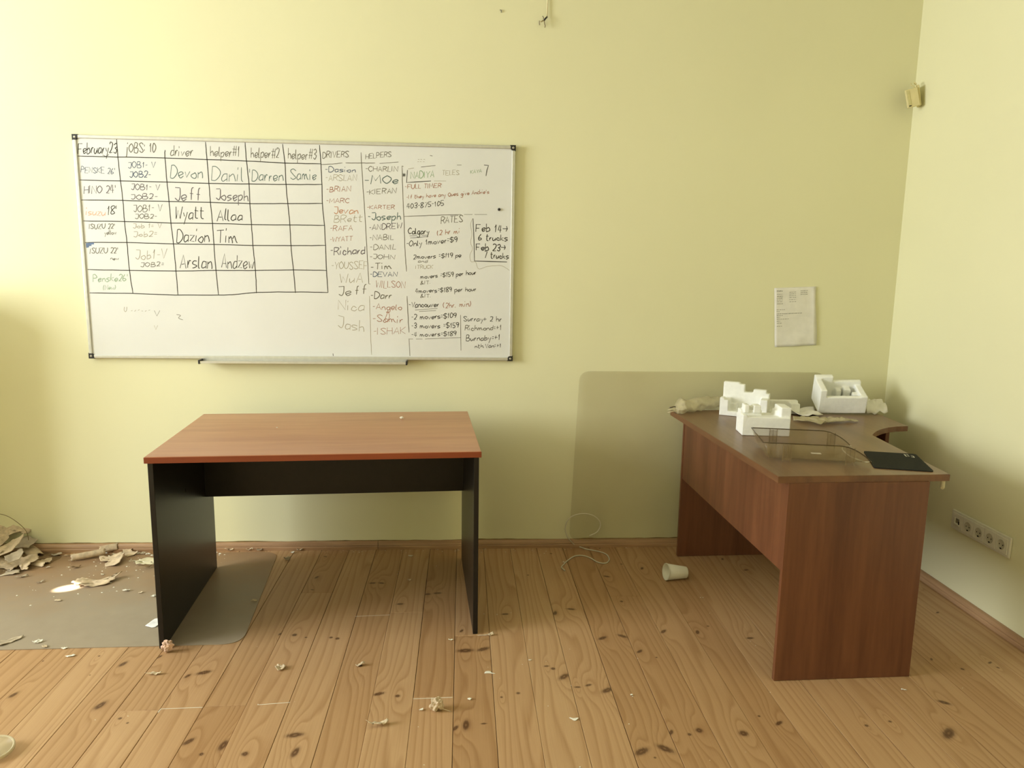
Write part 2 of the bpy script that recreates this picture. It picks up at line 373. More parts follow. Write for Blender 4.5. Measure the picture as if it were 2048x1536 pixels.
for sx, x in ((1, BX0), (-1, BX1)):
    for sz, z in ((1, BZ0), (-1, BZ1)):
        bm = bmesh.new(); e = .026
        a = (x-sx*.001, z-sz*.001)
        poly = [a, (x+sx*e, z-sz*.001), (x+sx*e, z+sz*e*.55), (x+sx*e*.55, z+sz*e), (x-sx*.001, z+sz*e)]
        prism(bm, poly, 0, .024, .002)
        xform(bm, Matrix.Rotation(PI/2, 4, 'X')); xform(bm, Matrix.Translation((0, -.006, 0)))
        cc = bmo('corner_cap', bm, M_black, wb)
        bm = bmesh.new(); lathe(bm, [(0.0001, .0015), (.004, .0015), (.0055, 0)], 16); xform(bm, Matrix.Translation((x+sx*.0115, -.0305, z+sz*.0115)) @ Matrix.Rotation(PI/2, 4, 'X'))
        bmo('screw', bm, M_screw, cc)
tx0 = at(403, 722, 1, -.04).x; tx1 = at(814, 722, 1, -.04).x
vs = []; pr = [(-.028, BZ0+.004), (-.028, BZ0-.006), (-.070, BZ0-.010), (-.073, BZ0-.004), (-.075, BZ0-.004), (-.075, BZ0-.014), (-.026, BZ0-.012), (-.024, BZ0+.004)]
for x in (tx0, tx1): vs += [(x, y, z) for y, z in pr]
n = len(pr); mesh('pen_tray', vs, [(i, (i+1) % n, n+(i+1) % n, n+i) for i in range(n)]+[tuple(range(n))[::-1], tuple(range(n, 2*n))], M_alu, wb)
for x in (tx0, tx1): boxo('tray_end_cap', (x-.004, x+.004, -.078, -.024, BZ0-.018, BZ0+.002), M_black, wb, .002)
FONT = {
'A': (4, 'l03 29 43|l15 35'), 'B': (4, 'l03 09|c09 29 38 26 06|c06 26 45 33 03'), 'C': (4, 'c48 29 07 05 23 44'), 'D': (4, 'l03 09|c09 29 47 45 23 03'),
'E': (4, 'l49 09 03 43|l06 36'), 'F': (4, 'l49 09 03|l06 36'), 'G': (4, 'c48 29 07 05 23 44|l44 46 26'), 'H': (4, 'l03 09|l43 49|l06 46'), 'I': (1, 'l03 09'),
'J': (3, 'l09 39|c39 35 23 04'), 'K': (4, 'l03 09|l49 06 43'), 'L': (3, 'l09 03 33'), 'M': (5, 'l03 09 25 49 53'), 'N': (4, 'l03 09 43 49'), 'O': (4, 'c29 07 05 23 45 47 29'),
'P': (4, 'l03 09|c09 29 47 26 06'), 'Q': (4, 'c29 07 05 23 45 47 29|l24 42'), 'R': (4, 'l03 09|c09 29 48 26 06|l26 43'), 'S': (4, 'c48 29 08 26 44 23 04'), 'T': (4, 'l09 49|l29 23'),
'U': (4, 'c09 05 23 45 49'), 'V': (4, 'l09 23 49'), 'W': (5, 'l09 13 27 43 59'), 'X': (4, 'l03 49|l09 43'), 'Y': (4, 'l09 26 49|l26 23'), 'Z': (4, 'l09 49 03 43'),
'a': (3, 'c36 16 04 13 34|l36 33'), 'b': (3, 'l09 03|c05 26 34 13 03'), 'c': (3, 'c35 16 04 23 34'), 'd': (3, 'c36 16 04 13 34|l39 33'), 'e': (3, 'c04 35 26 05 13 34'),
'f': (3, 'c39 28 23|l16 36'), 'g': (3, 'c36 16 04 23 35|c36 31 10 01'), 'h': (3, 'l09 03|c05 26 34 33'), 'i': (1, 'l06 03|l09 08'), 'j': (2, 'c16 11 00|l19 18'),
'k': (3, 'l09 03|l36 05 33'), 'l': (1, 'c09 04 13'), 'm': (5, 'l06 03|c05 16 24 23|c25 36 44 53'), 'n': (3, 'l06 03|c05 26 34 33'), 'o': (3, 'c26 05 04 23 34 35 26'),
'p': (3, 'l06 00|c05 26 35 23 03'), 'q': (3, 'c36 16 04 23 35|l36 30'), 'r': (2, 'l06 03|c04 16 26'), 's': (3, 'c36 16 05 34 13 03'), 't': (3, 'c19 14 23 33|l07 37'),
'u': (3, 'c06 04 13 35|l36 33'), 'v': (3, 'l06 13 36'), 'w': (4, 'l06 13 25 33 46'), 'x': (3, 'l03 36|l06 33'), 'y': (3, 'l06 14|l36 10'), 'z': (3, 'l06 36 03 33'),
'0': (3, 'c19 07 05 13 35 37 19'), '1': (2, 'l07 19 13'), '2': (3, 'c08 19 38 25 03|l03 33'), '3': (3, 'c08 29 37 16|c16 35 23 04'), '4': (3, 'l19 05 35|l29 23'),
'5': (3, 'l39 09 06|c06 26 34 13 04'), '6': (3, 'c29 06 04 13 34 25 05'), '7': (3, 'l09 39 13'), '8': (3, 'c16 08 29 38 16 04 13 34 16'), '9': (3, 'c37 16 08 29 38 36 23'),
'-': (2, 'l06 26'), '=': (2, 'l05 25|l07 27'), ':': (1, 'l04 05|l07 08'), "'": (1, 'l09 07'), '#': (4, 'l13 29|l33 49|l05 45|l07 47'), '$': (4, 'c48 29 07 26 45 23 04|l29.5 22'),
'+': (3, 'l06 36|l18 14'), '&': (4, 'c43 17 29 27 04 13 45'), '(': (2, 'c19 06 13'), ')': (2, 'c09 16 03'), '.': (1, 'l03 04'), '>': (4, 'l06 46|l38 46 34'), '*': (3, 'l06 36|l18 24|l28 14'), ' ': (2, '')}
INK = {'K': (52, 48, 38), 'G': (98, 93, 76), 'T': (92, 110, 104), 'B': (78, 90, 108), 'P': (96, 88, 90), 'R': (156, 104, 78), 'O': (186, 126, 82), 'F': (160, 152, 128), 'N': (142, 168, 132), 'E': (216, 172, 144), 'S': (98, 118, 150)}
M_INK = {k: simple('marker ink '+n, lin(*INK[k]), .5, .3, .12, 60) for k, n in zip(INK, ('black', 'grey', 'teal', 'blue', 'purple', 'red', 'orange', 'faint', 'green', 'pink', 'navy'))}
class Ink:
    def __init__(s): s.v = []; s.f = []; s.k = []; s.z = 0
    def line(s, px, col, wpx=2.0, yy=None):
        """px: polyline in photograph pixels lying in the board's plane"""
        pts = [at(x, y, 1, BY) for x, y in px]; s.z += 1
        y = BY-.0001-(s.z % 60)*.000004 if yy is None else yy
        hw = wpx*.00101; L = len(pts)
        if L < 2: return
        b = len(s.v)
        for i, p in enumerate(pts):
            t = pts[min(i+1, L-1)]-pts[max(i-1, 0)]; t.y = 0
            if t.length < 1e-7: t = Vector((1, 0, 0))
            t.normalize(); nn = Vector((-t.z, 0, t.x))*hw*(1 if 0 < i < L-1 else .75)
            s.v += [(p.x+nn.x, y, p.z+nn.z), (p.x-nn.x, y, p.z-nn.z)]
        for i in range(L-1):
            s.f.append((b+2*i, b+2*i+1, b+2*i+3, b+2*i+2)); s.k.append(col)
    def text(s, txt, x0, y0, x1, y1, cap, col, w=1.7, slant=.06):
        rg = random.Random(txt+str(x0)); tot = sum(FONT[c][0]+1.1 for c in txt)-1.1
        sx = (x1-x0)/tot; sy = cap/6; cx = 0
        for c in txt:
            wd, st = FONT[c]; jy = rg.uniform(-.35, .35)*sy; js = rg.uniform(.92, 1.08); jr = rg.uniform(-.05, .05)
            for k in st.split('|'):
                if not k: continue
                pl = []
                for tk in k[1:].split():
                    gx, gy = float(tk[0]), float(tk[1:])-3
                    gx += rg.uniform(-.18, .18); gy += rg.uniform(-.18, .18)
                    X = (cx+gx+gy*slant+gy*jr)*sx; Y = gy*sy*js+jy
                    pl.append((x0+X, y0+(y1-y0)*(X/(x1-x0))-Y, 0))
                if k[0] == 'c': pl = catmull(pl, 5)
                s.line([(p[0], p[1]) for p in pl], col, w)
            cx += wd+1.1
    def build(s, name, parent):
        o = mesh(name, s.v, s.f, None, parent); cols = sorted(set(s.k))
        for c in cols: o.data.materials.append(M_INK[c])
        for p, c in zip(o.data.polygons, s.k): p.material_index = cols.index(c)
        return o
def wob(pts, a=.5, seed=0):
    rg = random.Random(seed+pts[0][0]); q = catmull([(x, y, 0) for x, y in pts], 5)
    return [(p[0]+rg.uniform(-a, a)*.5, p[1]+rg.uniform(-a, a)*.5) for p in q]
for P_ in ([(233,278),(236,315),(241,362),(246,402),(249,443),(254,485),(259,541),(266,587)], [(330,300),(330,315),(334,364),(338,402),(342,447),(347,487),(352,541),(356,590)],
           [(411,284),(414,320),(418,367),(421,405),(425,447),(428,490),(432,541),(437,590)], [(490,285),(493,322),(498,368),(500,408),(503,450),(506,492),(511,543),(513,586)],
           [(565,288),(570,327),(572,370),(576,410),(580,452),(582,491),(587,541),(591,586)], [(639,290),(642,330),(644,370),(645,410),(649,452),(651,491),(653,542),(656,585)],
           [(155,312),(233,314),(330,316),(412,319),(493,322),(568,326),(642,328)], [(160,360),(240,362),(334,364),(418,367),(498,368),(572,369),(644,369)],
           [(163,400),(246,401),(337,403),(421,405),(500,407),(576,407),(645,407)], [(167,442),(249,443),(342,446),(425,447),(503,449),(580,450),(649,451)],
           [(170,485),(254,485),(347,488),(428,489),(506,491),(582,491),(651,491)], [(175,539),(259,541),(352,542),(432,541),(511,541),(587,540),(653,541)],
           [(179,586),(266,587),(350,590),(437,590),(470,589),(513,585),(587,584),(656,585)]):
    g = Ink(); g.z = 1; g.line(wob(P_), 'K', 2.0); g.build('grid_line', wb)
T = Ink()
for a in (('February23',156,308,233,306,21,'K',1.9), ('jOBS: 10',252,305,311,305,19,'G',1.8), ('driver',341,312,385,311,20,'G',1.7), ('helper#1',421,312,479,313,20,'G',1.6), ('helper#2',502,315,558,316,20,'G',1.6), ('helper#3',576,318,632,319,20,'G',1.6),
    ("PENSKE 26'",162,345,230,348,12,'B',1.4), ('JOB1- V',256,336,311,336,12,'B',1.5), ('JOB2-',259,355,301,355,12,'B',1.8), ('Devon',341,356,405,357,25,'T',1.8), ('Danil',423,362,486,362,27,'T',1.6), ("'Darren",498,361,566,363,22,'T',1.8), ('Samie',581,359,632,360,22,'T',1.7),
    ("HINO 24'",168,387,232,386,15,'P',1.8), ('JOB1- V',262,380,319,380,12,'P',1.6), ('JOB2-',262,399,314,398,10,'P',1.7), ('Jeff',350,400,399,402,25,'P',2.0), ('Joseph',432,400,496,401,21,'P',2.0),
    ('isuzu',172,430,210,431,14,'E',2.0), ("18'",214,430,234,429,17,'K',1.8), ('JOB1- V',267,424,324,422,13,'G',1.5), ('JOB2-',270,437,313,437,9,'G',1.5), ('Wyatt',350,437,407,438,24,'K',2.0), ('Allaa',434,441,484,441,22,'K',2.1),
    ("ISUZU 22'",178,458,230,457,10,'G',1.6), ('yellow',209,469,232,469,9,'G',1.3), ('Job 1= V',266,456,323,456,9,'F',1.4), ('Job2=',267,474,313,472,10,'F',1.5), ('Dazion',353,484,418,484,26,'K',2.0), ('Tim',434,485,475,485,27,'K',2.0),
    ("ISUZU 22'",180,507,236,506,11,'G',1.6), ('new',221,520,237,520,7,'G',1.2), ('Job1-V',271,519,333,517,18,'F',1.5), ('JOB2=',281,534,327,532,9,'G',1.4), ('Arslan',360,536,424,537,27,'K',2.0), ('Andzew',443,536,507,537,28,'K',1.8),
    ("Penske26'",186,563,256,562,14,'N',1.7), ('(New)',206,580,232,579,10,'N',1.3), ('U',248,624,253,624,10,'F',1.2), ('V',308,632,319,632,12,'G',1.2), ('V',308,659,315,659,9,'F',1.2)):
    e_ = Ink(); e_.z = 20; e_.text(*a); o = e_.build('handwriting', wb); o['kind'] = 'stuff'
T.line(wob([(353, 629), (361, 631), (357, 636), (366, 640)], .3), 'G', 1.2)
for x in range(262, 300, 7): T.line([(x, 621+(x % 3)), (x+3, 619+(x % 4))], 'F', 1.3)
T.line([(205, 310), (212, 313), (218, 309)], 'K', 1.4)
T.line([(172, 488), (188, 487)], 'S', 5.5); T.line([(172, 491), (183, 490)], 'S', 5.5); T.line([(172.5, 494.5), (178, 493)], 'S', 4.5)
T.build('pen_marks', wb)['kind'] = 'stuff'
N_ = Ink()
for a in (('DRIVERS',645,316,697,314,12,'G',1.6), ('HELPERS',731,318,782,313,10,'G',1.4), ('-Dasion',650,344,711,345,11,'B',1.7), ('-ARSLAN',651,361,713,362,12,'F',1.3), ('-BRIAN',653,384,701,382,10,'R',1.5), ('-MARC',653,406,698,406,9,'R',1.4), ('Jevan',668,427,716,427,14,'O',1.7), ('BRett',668,446,724,443,14,'F',1.4),
    ('-RAFA',660,462,705,461,10,'R',1.4), ('-WYATT',660,484,705,482,9,'R',1.4), ('-Richard',661,510,729,508,16,'P',2.0), ('-YOUSSEF',663,538,735,538,15,'F',1.4), ('WuA',679,566,725,565,19,'F',1.5), ('Jeff',677,592,731,588,18,'G',1.8), ('Nica',676,620,728,622,19,'F',1.4), ('Jash',676,655,728,665,21,'F',1.5),
    ('-CHARLIN',731,343,795,343,10,'G',1.5), ('-MOe',730,369,796,367,16,'T',2.1), ('-KIERAN',733,389,792,386,10,'G',1.6), ('-KARTER',734,418,789,418,8,'R',1.4), ('-Joseph',736,440,801,440,15,'T',2.1), ('-ANDREW',738,460,803,457,11,'P',1.7), ('-NABIL',739,480,787,479,10,'G',1.5), ('-DANIL',740,500,792,499,10,'G',1.5),
    ('-JOHN',739,518,789,518,9,'G',1.5), ('-Tim',741,540,783,537,13,'G',2.0), ('-DEVAN',740,553,794,553,9,'B',1.8), ('WILLSON',752,575,810,576,13,'R',1.3), ('-Darr',741,597,783,597,13,'G',2.0), ('-Angelo',745,619,803,620,12,'R',1.5), ('-Samir',745,643,805,646,13,'R',1.5), ('-ISHAK',747,669,811,668,13,'R',1.2)):
    e_ = Ink(); e_.z = 20; e_.text(*a); o = e_.build('handwriting', wb); o['kind'] = 'stuff'
N_.line(wob([(642, 329), (665, 328), (685, 326)]), 'G', 1.4); N_.line(wob([(691, 326), (722, 326), (750, 326)]), 'G', 1.6); N_.line([(759, 327), (797, 324)], 'G', 1.5)
N_.line(wob([(722, 305), (725, 360), (728, 400), (731, 450), (735, 520), (738, 568)]), 'G', 1.6); N_.line([(738, 568), (741, 568)], 'G', 1.2)
N_.line(wob([(739, 592), (741, 660), (743, 710)]), 'F', 1.3); N_.line([(666, 707), (666.4, 712)], 'K', 1.8)
N_.line(wob([(776, 620), (774, 628), (770, 640), (775, 643), (779, 632), (776, 622)], .2), 'R', 1.2)
N_.build('pen_marks', wb)['kind'] = 'stuff'
Q = Ink()
for a in (('NADIYA',821,358,868,355,13,'N',1.8), ('TELES',884,351,918,349,9,'F',1.2), ('KAYA',941,347,963,345,7,'N',1.4), ('-FULL TIMER',810,378,882,375,9,'R',1.5), ("-If they have any Ques give Andrie's",813,398,978,387,8,'R',1.3), ('403-875-105',814,418,887,411,10,'K',1.5),
    ('RATES',882,447,925,444,13,'G',1.7), ('Calgary',816,468,858,468,12,'K',1.9), ('(2 hr mi',874,471,919,466,10,'R',1.5), ('-Only 1mover=$9',813,493,914,484,11,'K',1.6), ('2movers =$119 pe',827,518,922,514,9,'K',1.5), ('and',836,525,855,525,6,'G',1.2), ('ITRUCK',831,538,866,537,7,'F',1.2),
    ('movers =$159 per hour',841,558,952,549,9,'K',1.5), ('&IT.',841,569,861,568,7,'G',1.3), ('4movers=$189 per hour',831,586,952,582,9,'K',1.5), ('&IT.',841,595,862,595,7,'G',1.3), ('-Vancouver',818,615,877,614,11,'K',1.7), ('(2hr. min)',886,616,943,613,11,'R',1.4),
    ('-2 movers=$109',823,639,912,636,10,'K',1.6), ('-3 movers =$159',823,657,917,655,10,'K',1.6), ('-4 movers=$189',823,674,912,671,9,'K',1.5), ('Surray+ 2 hr',927,642,1003,643,10,'K',1.5), ('Richmond=+1',930,661,1003,660,10,'G',1.6), ('Burnaby=+1',932,682,1000,680,11,'K',1.6), ('nth.Van=+1',950,696,1002,695,8,'K',1.4),
    ('Feb 14>',952,463,1014,465,15,'K',2.1), ('6 trucks',957,480,1015,482,12,'K',2.0), ('Feb 23>',952,500,1010,502,14,'K',2.2), ('7 trucks',969,516,1017,518,12,'K',2.0)):
    e_ = Ink(); e_.z = 20; e_.text(*a); o = e_.build('handwriting', wb); o['kind'] = 'stuff'
Q.line([(946, 437), (948, 480), (949, 522)], 'K', 1.9); Q.line([(949, 522), (980, 523), (1014, 524)], 'K', 2.2)
Q.line(wob([(945,437),(941,450),(944,468),(941,485),(945,497),(940,510),(942,523),(951,524),(955,535),(960,538),(975,533),(1000,531),(1012,536),(1019,541)], .2), 'F', .9)
Q.line(wob([(804, 332), (806, 400), (808, 440), (810, 500), (813, 543)]), 'G', 1.6); Q.line(wob([(814, 592), (816, 630), (818, 665)]), 'G', 1.7); Q.line([(818, 677), (820, 712)], 'G', 1.6)
Q.line([(804, 332), (807, 333)], 'G', 1.4); Q.line([(815, 340), (813, 365), (830, 364), (862, 362)], 'K', 1.9); Q.line([(868, 362), (892, 362)], 'F', 1.2); Q.line([(842, 334), (871, 331)], 'G', 1.6); Q.line([(914, 330), (923, 330)], 'G', 1.4); Q.line([(816, 338), (828, 336)], 'F', 1.4)
Q.line([(968, 330), (977, 331), (974, 340), (972, 352)], 'K', 2.0); Q.line([(860, 311), (865, 312)], 'G', 1.6)
for x in (836, 841, 847): Q.line([(x, 319), (x+3, 319)], 'F', 1.3); Q.line([(x-1, 323.5), (x+2, 323.5)], 'F', 1.2)
for i in range(4): Q.line([(808-4*math.cos(i*PI/4), 350-4*math.sin(i*PI/4)), (808+4*math.cos(i*PI/4), 350+4*math.sin(i*PI/4))], 'K', 1.6)
Q.line(wob([(808, 433), (860, 431), (922, 429)]), 'G', 1.4); Q.line([(928, 429), (945, 429)], 'G', 1.2); Q.line([(949, 429), (974, 429)], 'G', 1.2)
Q.line([(819, 472), (834, 471)], 'K', 1.3); Q.line([(843, 471), (857, 470)], 'K', 1.3); Q.line([(820, 476), (834, 475), (857, 473)], 'K', 1.2)
Q.line([(830, 620), (875, 617)], 'G', 1.3); Q.line([(838, 623), (872, 621)], 'G', 1.3); Q.line([(819, 678), (826, 678)], 'G', 1.3); Q.line([(832, 678), (845, 678)], 'G', 1.3); Q.line([(850, 678), (921, 675)], 'G', 1.4); Q.line([(921, 630), (921.5, 665), (922, 701)], 'G', 1.3)
Q.build('pen_marks', wb)['kind'] = 'stuff'
q = at(998, 419, 1, BY)
bm = bmesh.new(); lathe(bm, [(.0001, .009), (.0045, .0088), (.0065, .007), (.0065, 0)], 20); xform(bm, Matrix.Translation((q.x, BY, q.z)) @ Matrix.Rotation(PI/2, 4, 'X'))
setp(bmo('magnet', bm, M_black, None, True), 'small round black magnet stuck on the right part of the whiteboard', 'magnet')

# ------------------------------------------------------------------ the desk in front of the whiteboard
LD = thing('desk', 'black sided office desk with a reddish cherry wood top below the whiteboard', 'desk', (-1.1461, -1.0014, 0), .062)
LW, LDp, LH = 1.22, .775, .75
bm = bmesh.new(); box(bm, 0, LW, .0, LDp, LH-.025, LH, .003); lt = bmo('tabletop', bm, M_cherry, LD)
bm = bmesh.new(); box(bm, -.0008, LW+.0008, -.0008, .004, LH-.0245, LH-.002, .001); bmo('edge_band', bm, M_cherry_e, lt)
boxo('side_panel', (.008, .027, .008, LDp-.005, .0035, LH-.025), M_ebony, LD, .0012)
boxo('side_panel', (LW-.027, LW-.008, .008, LDp-.005, .001, LH-.025), M_ebony, LD, .0012)
zb = at(415, 993, 1, -.36).z
boxo('modesty_panel', (.027, LW-.027, LDp-.14, LDp-.122, zb, LH-.025), M_ebony, LD, .001)
h_ = boxo('screw_hole', (.0268, .0278, .36, .364, .505, .52), M_hole, LD)
# ------------------------------------------------------------------ the corner desk
RD = thing('corner_desk', 'dark walnut corner desk with a curved wing in the right corner of the room', 'desk', (0, 0, 0))
ZT = .7555; TH = .024
A = Vector((1.112, -1.298)); Bk = Vector((1.090, -.135)); rr_ = math.atan2(-(Bk.x-A.x), Bk.y-A.y)
def onT(px, py): v = at(px, py, 2, ZT); return (v.x, v.y)
curve = [onT(*q) for q in ((1744.5, 870), (1748, 866), (1754, 862), (1763.5, 858), (1776, 855), (1793, 853), (1816, 852))]
poly = [onT(1557, 953), onT(1900.4, 948.8)]+curve+[(2.030, -.27), (2.040, -.105), onT(1341, 820.5)]
bm = bmesh.new(); prism(bm, poly, ZT-TH, ZT-.0008); tt = bmo('tabletop', bm, M_walnut_t, RD)
for f in tt.data.polygons:
    pass
tt.data.materials.append(M_walnut_e)
for f in tt.data.polygons:
    if abs(f.normal.z) < .5: f.material_index = 1
bm = bmesh.new(); ins = [(x+(1.5-x)*.004, y+(-.7-y)*.004) for x, y in poly]; prism(bm, ins, ZT-.0009, ZT); bmo('laminate_sheet', bm, M_walnut_t, tt)
def dl(bmx, x0, x1, y0, y1, z0, z1, bev=.001):
    box(bmx, x0, x1, y0, y1, z0, z1, bev); xform(bmx, Matrix.Translation((A.x, A.y, 0)) @ Matrix.Rotation(rr_, 4, 'Z')); return bmx
z1_ = ZT-TH; Ld = (Bk-A).length
bmo('end_panel', dl(bmesh.new(), 0, .508, 0, .018, .001, z1_), M_walnut, RD)
bmo('end_panel', dl(bmesh.new(), 0, .56, Ld-.018, Ld, .001, z1_), M_walnut, RD)
zm = at(1557, 1141, 1, -1.27).z; zf = at(1361, 956, 1, -.15).z; zm = (zm+zf)/2
bmo('modesty_panel', dl(bmesh.new(), .003, .021, .018, Ld-.018, zm, z1_), M_walnut, RD)
bmo('end_panel', dl(bmesh.new(), .87, .888, Ld-.30, Ld-.02, .001, z1_), M_walnut, RD)
bmo('modesty_panel', dl(bmesh.new(), .56, .87, Ld-.018, Ld, .42, z1_), M_walnut, RD)
print('modesty', zm, zf, zb, at(1557, 1141, 1, -1.27).z)
# clear plastic tube hanging from the near right corner
q = at(1885.5, 966, 1, -1.262); q2 = at(1885.5, 985, 1, -1.262)
bm = bmesh.new(); L_ = q.z-q2.z; q.z = z1_-.0005
prof_ = [(.0055, 0), (.0075, -.003), (.0075, -L_+.008), (.006, -L_+.002), (.0001, -L_), (.0001, -L_+.002), (.0045, -L_+.005), (.006, -L_+.01), (.006, -.003), (.0055, 0)]
lathe(bm, prof_, 20); xform(bm, Matrix.Translation(q))
setp(bmo('plastic_tube', bm, M_tube, None, True), 'small clear plastic tube hanging under the front right corner of the walnut corner desk', 'tube')

# ------------------------------------------------------------------ polystyrene packing
def foam(name, boxes, loc, rot, label, group=None, vox=.0035, disp=.0012):
    bm = bmesh.new()
    for b in boxes: box(bm, *b)
    o = bmo(name, bm, M_foam); o.location = loc; o.rotation_euler = rot
    r = o.modifiers.new('r', 'REMESH'); r.mode = 'VOXEL'; r.voxel_size = vox; r.use_smooth_shade = True
    s_ = o.modifiers.new('s', 'SMOOTH'); s_.iterations = 3; s_.factor = .5
    tx = bpy.data.textures.new('foam', 'CLOUDS'); tx.noise_scale = .02
    d = o.modifiers.new('d', 'DISPLACE'); d.texture = tx; d.strength = disp; d.mid_level = .5
    return setp(o, label, 'packing foam', group)
pa = at(1438, 830, 2, ZT); pb = at(1487, 839, 2, ZT)
ra = math.atan2(pb.y-pa.y, pb.x-pa.x)*.55
foam('foam_packing', [(0, .215, .085, .125, 0, .105), (0, .075, .085, .120, .10, .150), (.075, .10, .085, .118, .10, .142), (.14, .20, .085, .12, .10, .122),
    (0, .04, 0, .11, 0, .075), (0, .215, 0, .11, 0, .022), (.04, .07, .055, .11, 0, .05), (.18, .215, .02, .12, 0, .085), (.0, .02, .0, .04, .06, .085)],
    (pa.x, pa.y, ZT+.001), (0, 0, ra), 'white foam block with tall notched back wall, beside the twisted bag')
pb_ = at(1512, 822, 2, ZT)
foam('foam_packing', [(0, .185, .03, .055, 0, .062), (0, .03, 0, .05, 0, .075), (.14, .185, .0, .05, 0, .05), (0, .185, 0, .05, 0, .012)], (pb_.x+.0, -.235, ZT+.001), (0, 0, -.06), 'low white foam packing piece standing behind the other foam blocks, partly hidden')
pc = at(1484, 871, 2, ZT)
foam('foam_packing', [(0, .198, 0, .115, 0, .078), (.0, .088, .045, .10, .07, .100), (.012, .034, .035, .085, .09, .124), (.052, .082, .035, .085, .09, .122), (.034, .052, .06, .09, .09, .112),
    (.158, .200, .01, .11, .07, .120), (.148, .165, .05, .11, .07, .100), (.0, .02, .0, .03, .04, .088)], (pc.x, pc.y, ZT+.001), (0, 0, -.12),
    'squarish white foam block with ridges on top, nearest of the foam pieces')
pd = at(1640, 829, 2, ZT)
foam('foam_packing', [(0, .215, 0, .15, 0, .022), (0, .215, 0, .022, 0, .085), (0, .03, 0, .15, 0, .125), (0, .085, .12, .15, 0, .135), (0, .22, .125, .15, 0, .105), (.19, .22, 0, .15, 0, .088),
    (.135, .165, .09, .13, 0, .08), (.165, .195, .05, .08, 0, .075), (.10, .125, .10, .13, 0, .07)], (pd.x, pd.y+.02, ZT+.003), (.34, -.04, -.20),
    'large hollow white foam tray, rightmost on the walnut desk')

# ------------------------------------------------------------------ thin crumpled things
def sheet(name, outline, m, loc, rotz=0, amp=.01, curl=(0, 0), curlk=0, seed=0, rings=7, thick=.0012, freq=30, lift=0.002, tilt=(0, 0), parent=None, jag=0.0):
    """torn or crumpled piece: outline in metres about its own centre, folded by noise and a curl"""
    rg = random.Random(seed); pts = []; L0 = len(outline); sub = 4 if jag else 3
    if jag:
        for i in range(L0):
            a = Vector(outline[i]+(0,)); b = Vector(outline[(i+1) % L0]+(0,)); e = (b-a).length
            for k in range(sub): pts.append(a.lerp(b, k/sub)+Vector((rg.uniform(-1, 1), rg.uniform(-1, 1), 0))*e*jag)
    else: pts = catmull([(x, y, 0) for x, y in outline]+[(outline[0][0], outline[0][1], 0)], 3)[:-1]
    n = len(pts)
    rg = random.Random(seed); vs = [Vector((0, 0, 0))]; fs = []
    cx = sum(p.x for p in pts)/n; cy = sum(p.y for p in pts)/n
    vs = [Vector((cx, cy, 0))]
    for r in range(1, rings+1):
        t = r/rings
        for p in pts:
            j = 1+(rg.uniform(-.05, .05) if r == rings else 0)
            vs.append(Vector((cx+(p.x-cx)*t*j, cy+(p.y-cy)*t*j, 0)))
    for i in range(n): fs.append((0, 1+i, 1+(i+1) % n))
    for r in range(rings-1):
        for i in range(n):
            a = 1+r*n+i; b = 1+r*n+(i+1) % n; fs.append((a, a+n, b+n, b))
    ca, sa = math.cos(curl[0]), math.sin(curl[0])
    for v in vs:
        s = Vector((v.x*freq, v.y*freq, seed*3.7)); nz = noise.noise(s); n2 = abs(noise.noise(s*2.3+Vector((5, 1, 2))))
        u = v.x*ca+v.y*sa
        v.z = lift+amp*(nz+.8*n2+.35*noise.noise(s*5))+curlk*u*u+v.x*tilt[0]+v.y*tilt[1]
    mn = min(v.z for v in vs)
    for v in vs: v.z -= mn-.0006
    o = mesh(name, vs, fs, m, parent, True); o.location = loc; o.rotation_euler = (0, 0, rotz)
    s_ = o.modifiers.new('s', 'SOLIDIFY'); s_.thickness = thick; s_.offset = 1
    return o
def blob(seed, rx, ry, n=11, jag=.3):
    rg = random.Random(seed); return [(rx*math.cos(2*PI*i/n)*(1+rg.uniform(-jag, jag)), ry*math.sin(2*PI*i/n)*(1+rg.uniform(-jag, jag))) for i in range(n)]
# twisted bag on the far left corner of the desk
a0 = at(1352, 818, 2, ZT+.02); a1 = at(1440, 808, 2, ZT+.02); rings = []; vs = []; fs = []; nr = 44; ns = 26
for i in range(nr+1):
    t = i/nr; c_ = a0.lerp(a1, t); rad = .018+.010*math.sin(t*PI*.9+.2)+.012*math.exp(-((t-.12)/.10)**2)+.006*t
    for k in range(ns):
        an = 2*PI*k/ns; nz = noise.noise(Vector((math.cos(an)*1.8, math.sin(an)*1.8+t*2, t*7)))+.6*abs(noise.noise(Vector((an*2+t*9, t*22, 4))))
        r_ = rad*(1+.42*nz); vs.append((c_.x, c_.y+r_*math.cos(an)*1.6, max(ZT+.0015, ZT+rad*.85+r_*math.sin(an)*.9+.010*t)))
for i in range(nr):
    for k in range(ns): fs.append((i*ns+k, i*ns+(k+1) % ns, (i+1)*ns+(k+1) % ns, (i+1)*ns+k))
fs.append(tuple(range(ns))[::-1])
bg = mesh('plastic_bag', vs, fs, M_bag, None, True); setp(bg, 'twisted translucent plastic bag on the far left corner of the walnut desk', 'plastic bag')
for dy, dz, x2 in ((0, .004, 1336), (-.012, -.004, 1336), (.010, .012, 1339)):
    e0 = Vector((a0.x+.012, a0.y+dy, ZT+.018+dz)); e1 = at(x2, 818, 1, a0.y+dy); e1.z = ZT+.010+dz*1.2
    tubeo('bag_handle', [e0, e0.lerp(e1, .5)+Vector((0, 0, .002)), e1], [.0035, .0025, .003], M_bag if dz < .01 else M_trayedge, bg, 6)
c0 = at(1655, 845, 2, ZT)
